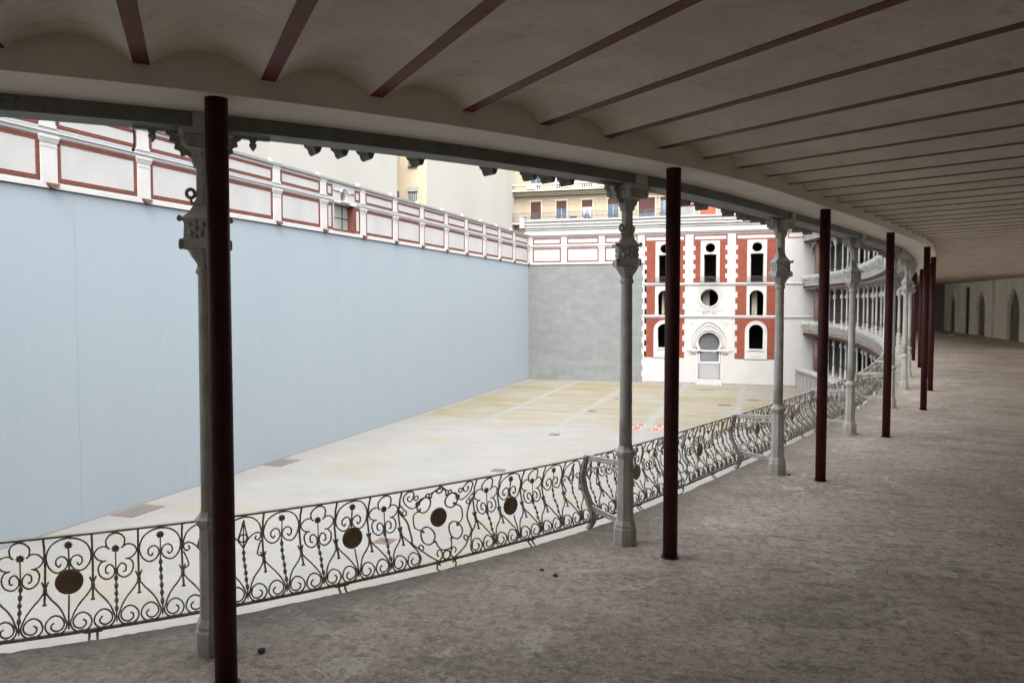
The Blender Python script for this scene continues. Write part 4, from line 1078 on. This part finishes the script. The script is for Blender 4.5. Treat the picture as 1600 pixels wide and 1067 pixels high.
for cx, (x0, x1) in (BX[0], BX[2]):
    brick_field(cx, x0, x1, 1.03, 3.31, .74, 3.3)
    fplate('window_surround', M['whiteb'], rect(cx - .74, 1.03, cx + .74, 3.29), [arch(cx - .50, 1.035, cx + .50, 2.97, 18, horseshoe=.04)], -.06, 0)
    brick_field(cx, x0, x1, -2.38, .76, .83, 0, archtop=.60)
    so_ = [(cx - .83, -2.38), (cx + .83, -2.38)] + [(cx + .83 * cos(a), -.23 + .83 * sin(a)) for a in [pi * k / 20 for k in range(21)]]
    fplate('window_surround', M['whiteb'], so_, [low_w[0] if cx < -5 else low_w[1]], -.07, 0)
    q = MB(); q.tube([(cx + .76 * cos(a), FY - .08, -.23 + .76 * sin(a)) for a in [pi * k / 20 for k in range(21)]], .025, 6, out=(0, 1, 0))
    fpart('window_hood', q, M['whiteb']); fpart('window_sill', MB().box((cx - .62, FY - .13, -1.72), (cx + .62, FY - .07, -1.62)), M['whiteb']); fpart('apron_panel', MB().box((cx - .42, FY - .10, -2.2), (cx + .42, FY - .07, -1.85)), M['whiteb'])
# frames in the dark windows
for cx in (-7.64, -4.11, -.59):
    q = MB(); q.box((cx - .48, FY + .2, 3.58), (cx - .43, FY + .25, 5.79)); q.box((cx + .43, FY + .2, 3.58), (cx + .48, FY + .25, 5.79)); fpart('window_frame', q, M['doorwood'])
# round window
q = MB()
for rr_, t_ in ((.78, .035), (.92, .02)): q.tube([(-4.14 + rr_ * cos(a), FY - .02, 2.38 + rr_ * .97 * sin(a)) for a in [2 * pi * k / 44 for k in range(44)]], t_, 6, out=(0, 1, 0), closed=True)
fpart('round_window_ring', q, M['whiteb'])
fpart('panel_moulding', frame_mb(-5.2, 1.42, -3.08, 3.2, .05, lambda p: (p[0], FY, p[1]), (0, -.025, 0)), M['whiteb'])
q = MB(); q.box((-5.3, FY - .035, 1.40), (-2.98, FY, 1.45)) ; fpart('panel_ledge', q, M['whiteb'])
q = MB()
for xx in (-5.02, -3.26):
    for zz in (1.68, 2.98):
        n_ = 12; c_ = [(xx + .11 * (1 + .25 * cos(6 * a)) * cos(a), zz + .11 * (1 + .25 * cos(6 * a)) * sin(a)) for a in [2 * pi * k / 36 for k in range(36)]]
        q.prism(c_, lambda p: (p[0], FY, p[1]), (0, -.03, 0))
for xx in (-5.45, -2.85):
    c_ = [(xx + .13 * (1 + .25 * cos(6 * a)) * cos(a), .45 + .13 * (1 + .25 * cos(6 * a)) * sin(a)) for a in [2 * pi * k / 36 for k in range(36)]]
    q.prism(c_, lambda p: (p[0], FY, p[1]), (0, -.04, 0))
fpart('rosette', q, M['whiteb'])
# string courses, quoins, base
for z, h in ((3.36, .2), (.80, .2)):
    q = MB(); q.sweep([[(x, FY - d, zz) for d, zz in [(-.01, z), (.05, z), (.06, z + .06), (.11, z + .1), (.11, z + .16), (.03, z + h), (-.01, z + h)]] for x in (-9.32, 3.6)]); fpart('string_course', q, M['whiteb'])
q = MB()
for k in range(26):
    z = -4.4 + k * .45; w_ = .32 if k % 2 else .16
    if z < 5.0: q.box((-9.25 - w_ * .6, FY - .02, z), (-9.1, FY + .0, z + .45))
fpart('quoin', q, M['whiteb'])
q = MB()
for a, b in ((-9.25, -5.14), (-3.06, 3.6)): q.box((a, FY - .05, COURT_Z - .05), (b, FY, COURT_Z + .12))
fpart('plinth', q, mat('grey_plinth', (.14, .135, .13), (.11, .105, .10), 2, .9))
fpart('brick_frame', frame_mb(1.65, 6.92, 2.9, 7.40, .075, lambda p: (p[0], FY, p[1]), (0, -.02, 0)), M['redband'])
q = MB(); q.sweep([[(x, FY - d, z) for d, z in csec] + [(x, FY + .5, 8.9), (x, FY + .5, 7.5)] for x in (-9.3, 4.4)]); fpart('attic', q, M['white'])
q = MB(); q.box((-8.2, FY - .235, 8.26), (-3, FY - .19, 8.36)); q.box((-2.4, FY - .235, 8.26), (3, FY - .19, 8.36)); fpart('attic_panel', q, M['whiteb'])
# horseshoe doorway
q = MB()
for (rr_, cz_, t_, pt_) in ((1.02, -1.17, .05, 0), (1.30, -1.0, .045, .16), (1.12, -1.08, .03, .2)):
    pts = []
    for k in range(31):
        a = radians(-25) + (pi + radians(50)) * k / 30; kk = 1 + pt_ * max(0, sin(a)) ** 8
        pts.append((dcx + rr_ * cos(a), FY - .03, cz_ + rr_ * sin(a) * kk))
    q.tube(pts, t_, 6, out=(0, 1, 0))
fpart('door_moulding', q, M['whiteb'])
tym = [(dcx + 1.10 * cos(a), -1.08 + 1.10 * sin(a) * (1 + .2 * max(0, sin(a)) ** 8)) for a in [pi * k / 24 for k in range(25)]]
q = MB()
for k in range(60):
    a = pi * (k + .5) / 60
    for rr_ in (.88, .94, 1.0):
        kk = 1 + .18 * max(0, sin(a)) ** 8; x, z = dcx + rr_ * cos(a), -1.11 + rr_ * sin(a) * kk; q.box((x - .02, FY - .025, z - .02), (x + .02, FY, z + .02))
fpart('carved_tympanum', q, mat('carved_ochre_white', (.27, .25, .215), (.20, .185, .155), 9, .9))
q = MB()
for sx, x in ((-1, -5.28), (1, -2.92)):
    q.box((x - .30, FY - .16, -1.86), (x + .30, FY + .3, -1.74)); q.box((x - .24, FY - .12, -1.95), (x + .24, FY + .3, -1.86)); q.box((x - .20, FY - .08, -2.03), (x + .20, FY + .3, -1.95))
q.box((-5.9, FY - .04, -1.84), (-5.58, FY, -1.76)); q.box((-2.62, FY - .04, -1.84), (-2.3, FY, -1.76))
fpart('impost', q, mat('weathered_impost', (.24, .23, .21), (.16, .15, .13), 6, .9))
for x0, x1 in ((-5.14, -4.97), (-3.23, -3.06)): fpart('door_jamb', MB().box((x0, FY - .05, COURT_Z - .05), (x1, FY + .1, -2.03)), M['whiteb'])
q = MB(); q.box((-4.98, FY + .30, -4.0), (-3.22, FY + .34, -2.72)); dr = fpart('door', q, M['concrete'])
q = MB(); q.box((-4.98, FY + .32, -2.72), (-3.22, FY + .33, -1.82)); fpart('door_glass', q, mat('dull_glass', (.075, .078, .08), (.06, .062, .064), 1.5, .3), dr)
q = MB(); q.box((-5.0, FY + .25, -2.76), (-3.2, FY + .30, -2.70)); q.box((-5.0, FY + .25, -1.86), (-3.2, FY + .31, -1.78)); q.box((-4.93, FY + .25, -2.70), (-4.86, FY + .31, -1.86)); q.box((-3.36, FY + .25, -2.70), (-3.29, FY + .31, -1.86)); fpart('door_frame', q, M['fascia'], dr)
q = MB(); q.box((-5.0, FY + .33, -1.8), (-3.2, FY + .36, -.3)); fl_ = fpart('fanlight', q, mat('grey_fanlight', (.048, .048, .05), (.04, .04, .042), 2, .35))
q = MB(); q.lathe([(.001, -.72), (.05, -.68), (.05, -.62), (.001, -.6)], 10, c=(-4.66, FY + .28)); q.lathe([(.001, -.72), (.05, -.68), (.05, -.62), (.001, -.6)], 10, c=(-3.62, FY + .28)); fpart('wall_lamp', q, M['whiteb'], fl_)
q = MB(); q.box((-5.05, FY - .18, COURT_Z - .02), (-3.15, FY + .3, COURT_Z + .42)); q.box((-5.12, FY - .5, COURT_Z - .02), (-3.08, FY - .18, COURT_Z + .17)); fpart('door_step', q, mat('step_stone', (.21, .21, .207), (.18, .18, .175), 2, .85))
# lettering
cu = bpy.data.curves.new('lettering', 'FONT'); cu.body = 'BETI-JAI'; cu.size = .30; cu.extrude = .008; cu.align_x = 'CENTER'; cu.space_character = 1.32
lo_ = bpy.data.objects.new('lettering', cu); col.objects.link(lo_)
me = bpy.data.meshes.new_from_object(lo_.evaluated_get(bpy.context.evaluated_depsgraph_get())); bpy.data.objects.remove(lo_)
for v in me.vertices:
    x, y, z = v.co; v.co = (-4.11 + x * .82 - FO.x, FY - .012 - z - FO.y, 1.10 + y - FO.z)
me.materials.clear(); link('lettering', me, M['darkiron'], fa)

# ------------------------------------------------------------------ buildings beyond
def bld(name, loc, label): return empty(name, loc, label=label, cat='building')
pb = bld('party_wall_building', (-30, 50, COURT_Z), 'tall cream blank-walled building rising behind the blue court wall'); PO = pb.location.copy()
def ppart(name, mb, m, parent=None): return link(name, mb.mesh(name, origin=PO), m, parent or pb)
q = MB(); q.box((-38, 12, COURT_Z - .1), (-25, 51.9, 19)); ppart('wall', q, M['cream'])
q = MB(); q.box((-38, 57.1, COURT_Z - .1), (-25, 85.5, 21)); ppart('wall', q, M['cream'])
q = MB(); q.box((-38, 51.9, COURT_Z - .1), (-27.2, 57.1, 19)); ppart('lightwell', q, M['cream2'])
ppart('lightwell_face', MB().box((-27.2, 57.05, COURT_Z), (-25.02, 57.1, 19)), M['cream2'])
for k in range(4):
    z = 6.65 + k * 2.95
    wn = ppart('window', MB().box((-26.45, 57.0, z), (-25.75, 57.05, z + 1.15)), M['curtain'])
    ppart('shutter_box', MB().box((-26.5, 56.93, z + 1.0), (-25.7, 57.05, z + 1.35)), M['whiteb'], wn)
    q = MB()
    for j in range(5): q.box((-26.43 + j * .15, 56.95, z), (-26.39 + j * .15, 56.98, z + .95))
    q.box((-26.48, 56.94, z + .93), (-25.72, 56.99, z + .97)); q.box((-26.5, 56.9, z - .08), (-25.7, 57.05, z)); ppart('window_grille', q, M['darkiron'], wn)
q = MB(); q.box((-27.2, 55.6, 7), (-27.1, 56.6, 10.6)); ppart('shaft_panel', q, M['darkiron'])

YB = 80.0
yb = bld('apartment_building', (-16, YB, COURT_Z), 'yellow apartment block with iron balcony and brown shutters behind the end wall'); YO = yb.location.copy()
def ypart(name, mb, m, parent=None): return link(name, mb.mesh(name, origin=YO), m, parent or yb)
wins = [(-23.27, -22.17), (-20.53, -19.45), (-17.86, -16.76), (-15.2, -14.1), (-12.09, -10.47), (-9.95, -9.2)]
q = MB(); q.box((-27.5, YB, COURT_Z - .1), (-8.4, YB + 8, 19)); ypart('wall', q, M['yellow'])
ypart('balcony_slab', MB().box((-27.4, YB - 1.0, 10.05), (-8.5, YB, 10.22)), M['cstone'])
ypart('cornice', MB().box((-27.4, YB - .55, 13.12), (-8.6, YB, 13.38)).box((-27.4, YB - .35, 12.98), (-8.7, YB, 13.12)).box((-27.4, YB - 1.0, 13.38), (-8.5, YB, 13.5)), M['cstone'])
q = MB()
for k in range(5):
    x = -27.2 + k * 3.75; q.box((x, YB - .9, 13.5), (x + .9, YB - .7, 14.15))
    for j in range(12): q.box((x + .98 + j * .23, YB - .86, 13.58), (x + 1.06 + j * .23, YB - .76, 14.0))
q.box((-27.3, YB - .92, 14.0), (-8.5, YB - .7, 14.18)); q.box((-27.3, YB - .9, 13.5), (-8.5, YB - .72, 13.6)); ypart('balustrade', q, M['cstone'])
for k, (a, b) in enumerate(wins):
    for zf in (10.22, 13.6, 17.0):
        q = MB(); q.box((a, YB - .01, zf), (b, YB + .02, zf + 2.2)); 
        wn = ypart('window', q, M['glass'])
        sh = {0: 2.05, 1: .75, 2: .7, 3: .5, 4: 1.5, 5: .3}[k] if zf < 11 else .9
        ypart('shutter', MB().box((a, YB - .05, zf + 2.2 - sh), (b, YB - .01, zf + 2.2)), M['shutter'], wn)
        q = MB(); q.box((a - .12, YB - .09, zf), (a, YB, zf + 2.32)); q.box((b, YB - .09, zf), (b + .12, YB, zf + 2.32)); q.box((a - .2, YB - .12, zf + 2.2), (b + .2, YB, zf + 2.36)); q.box(((a + b) / 2 - .02, YB - .03, zf), ((a + b) / 2 + .02, YB - .012, zf + 2.2 - sh)); ypart('window_frame', q, M['cstone'], wn)
        if k == 2 and zf < 11:
            q = MB(); q.prism([(a + .05, zf + 1.5), ((a + b) / 2, zf + 1.5), ((a + b) / 2 - .1, zf + .9), (a + .1, zf + .3)], lambda p: (p[0], YB - .03, p[1]), (0, .01, 0)); q.prism([(b - .05, zf + 1.5), ((a + b) / 2, zf + 1.5), ((a + b) / 2 + .1, zf + .9), (b - .1, zf + .3)], lambda p: (p[0], YB - .03, p[1]), (0, .01, 0)); ypart('curtain', q, M['curtain'], wn)
q = MB()
for z in (10.3, 10.7, 11.15): q.box((-27.3, YB - .98, z), (-8.6, YB - .95, z + .035))
for k in range(150): x = -27.3 + k * .125; q.box((x, YB - .975, 10.22), (x + .022, YB - .955, 11.15))
for a, b in wins:
    cxx = (a + b) / 2
    for rr_ in (.32, .18): q.tube([(cxx + rr_ * cos(t), YB - .985, 10.66 + rr_ * sin(t)) for t in [2 * pi * k / 16 for k in range(16)]], .035, 4, out=(0, 1, 0), closed=True)
ypart('balcony_rail', q, M['railblue'])
ypart('air_conditioner', MB().box((-18.95, YB - .8, 10.24), (-18.25, YB - .45, 10.75)).box((-18.9, YB - .82, 10.3), (-18.5, YB - .8, 10.7)), M['darkiron'])
q = MB()
for a, b in wins:
    for x in (a - .45, b + .40): q.box((x, YB - .1, 12.1), (x + .06, YB, 12.35))
ypart('bracket', q, M['cstone'])

rb = bld('brick_block', (-3, 81, COURT_Z), 'orange brick block with pale bands, right of the yellow apartment block'); RO = rb.location.copy()
def rpart(name, mb, m, parent=None): return link(name, mb.mesh(name, origin=RO), m, parent or rb)
M['obrick'] = brickmat('orange_brick', (.23, .05, .026), (.19, .04, .022), (.2, .09, .06), .26, .08, .008, 'XZ')
q = MB(); q.box((-8.3, 81, COURT_Z - .1), (8, 88, 11.8)); rpart('wall', q, M['obrick'])
for z in (8.4, 11.55, ): rpart('band', MB().box((-8.3, 80.85, z + .12), (8, 81, z + .40)), M['cstone'])
rpart('roof', MB().box((-8.4, 80.6, 11.95), (8.2, 88, 12.15)), M['cstone'])
rpart('eave', MB().box((-8.3, 80.9, 11.70), (8.0, 81, 11.75)), M['redfascia'])
for (a, b) in ((-8.05, -6.3), (-4.55, -3.4), (-1.6, .2), (2, 4)):
    wn = rpart('window', MB().box((a, 80.95, 10.3), (b, 80.99, 11.5)), mat('grey_blind', (.16, .16, .15), (.1, .1, .1), 2, .5))
    rpart('window_frame', MB().box((a - .12, 80.9, 10.2), (a, 80.99, 11.55)).box((b, 80.9, 10.2), (b + .12, 80.99, 11.55)).box((b - .5, 80.92, 10.3), (b - .44, 80.97, 11.5)), M['cstone'], wn)

# ------------------------------------------------------------------ small things on the court
def flat_thing(name, x, y, sx, sy, m, label, cat, rot=0.0, group=None, h=.012, z=COURT_Z):
    q = MB(); q.box((-sx / 2, -sy / 2, .001), (sx / 2, sy / 2, h)); 
    o = empty(name, (x, y, z), rot, label=label, cat=cat, group=group)
    link('rim' if name == 'drain_cover' else 'base', q.mesh(name), M['rust'] if name == 'drain_cover' else M['whiteb'], o)
    q = MB(); q.box((-sx / 2 + .04, -sy / 2 + .04, h), (sx / 2 - .04, sy / 2 - .04, h + .004)); link('grille' if name == 'drain_cover' else 'painted_tile', q.mesh('plate'), m, o)
    return o
DR = [(-9.72, 19.26, 'nearest square brown drain cover, seen through the near balustrade'), (-9.68, 28.82, 'brown drain cover just above the balustrade top rail'), (-9.72, 37.55, 'brown drain cover alone in the middle of the pale court'),
      (-9.72, 46.51, 'dark drain cover on the ochre stained floor, left of the ornate column'), (-9.3, 52.9, 'small dark drain cover at the left edge of the ornate column')]
for x, y, lb in DR: flat_thing('drain_cover', x, y, .5, .5, M['grate'], lb, 'drain cover', group='drain covers in the court floor')
flat_thing('drain_cover', -2.31, 51.67, .8, .55, M['grate'], 'wide dark drain cover in front of the horseshoe door', 'drain cover', group='drain covers in the court floor')
flat_thing('drain_cover', -.61, 54.98, .6, .45, M['grate'], 'dark drain cover near the right end of the facade', 'drain cover', group='drain covers in the court floor')
flat_thing('drain_cover', -4.0, 60.3, 1.1, .35, M['grate'], 'long dark drain cover closest to the facade door', 'drain cover', group='drain covers in the court floor')
for (x, y, pos) in ((-6.11, 41.9, 'far left'), (-6.16, 40.75, 'near left'), (-5.14, 41.75, 'far right'), (-5.2, 40.6, 'near right')):
    flat_thing('floor_marker', x, y, .40, .62, M['redpaint'], 'small red and white floor marker, %s of the four' % pos, 'floor marker', group='red and white floor markers')
for (x, y, lb) in ((-18.45, 19.8, 'pale rectangular grating at the foot of the blue wall, nearer one'), (-18.5, 27.6, 'pale rectangular grating at the foot of the blue wall, farther one')):
    o = empty('wall_grating', (x, y, COURT_Z), label=lb, cat='grating', group='gratings along the blue wall')
    link('frame', MB().box((-.42, -.7, .001), (.42, .7, .01)).mesh('frame'), M['rust'], o); link('grille', MB().box((-.36, -.64, .01), (.36, .64, .014)).mesh('grille'), mat('pale_grille', (.075, .072, .066), (.045, .043, .04), 20, .8), o)

def pebble(x, y, r, m, label, z=0.0, name='stone', cat='stone', flat=.5, seed=1):
    rr = random.Random(seed); bm = bmesh.new(); bmesh.ops.create_icosphere(bm, subdivisions=2, radius=r)
    for v in bm.verts: v.co *= rr.uniform(.8, 1.15); v.co.z = v.co.z * flat
    zmin = min(v.co.z for v in bm.verts)
    for v in bm.verts: v.co.z -= zmin
    me = bpy.data.meshes.new(name); bm.to_mesh(me); bm.free(); o = link(name, me, m); o.location = (x, y, z); return tag(o, label, cat)
pebble(-2.72, 3.83, .024, M['stonegrey'], 'black pebble on the floor right of the nearest red pole', seed=2)
pebble(-1.43, 5.57, .020, M['stonegrey'], 'small dark stone on the floor near the balustrade, right one of a pair', seed=3)
pebble(-1.56, 5.66, .016, M['stonegrey'], 'tiny dark stone on the floor near the balustrade, left one of a pair', seed=4)
pebble(.30, 9.70, .018, M['stonegrey'], 'dark stone at the foot of the third grey column', seed=5)
rq = random.Random(21)
for k, (x, y, lb) in enumerate(((-.35, 4.6, "small pale chip of screed left of the second red pole's foot, nearer the camera"), (.9, 6.4, 'small chip of screed on the open floor right of the second red pole'), (-1.05, 3.9, 'small chip of screed low in the view, between the two nearest poles'), (2.3, 8.6, 'small chip of screed on the open floor right of the third red pole'))):
    pebble(x, y, rq.uniform(.007, .011), M['oldwood'], lb, seed=30 + k, name='screed_chip', cat='chip')
for k, (x, y, r) in enumerate(((10.6, 53.2, .10), (10.9, 53.9, .13), (10.3, 54.2, .09))):
    pebble(x, y, r, M['gypsum'], ['left', 'biggest, middle', 'right'][k] + ' pale lump of plaster rubble lying before the far niches', name='rubble_lump', cat='rubble', seed=8 + k)
# cable end hanging under the beam at the left
p0 = PT(2.895, -.37, 3.03)
q = MB(); q.tube([(0, 0, 0), (.006, 0, -.03), (.012, 0, -.07), (.006, .004, -.12), (.004, 0, -.14)], .004, 6); q.lathe([(.003, -.155), (.009, -.15), (.009, -.14), (.004, -.136)], 8, c=(.004, 0))
o = q.build('hanging_cable', M['darkiron'], label='short dark cable end hanging from the gutter at the upper left', cat='cable'); o.location = p0
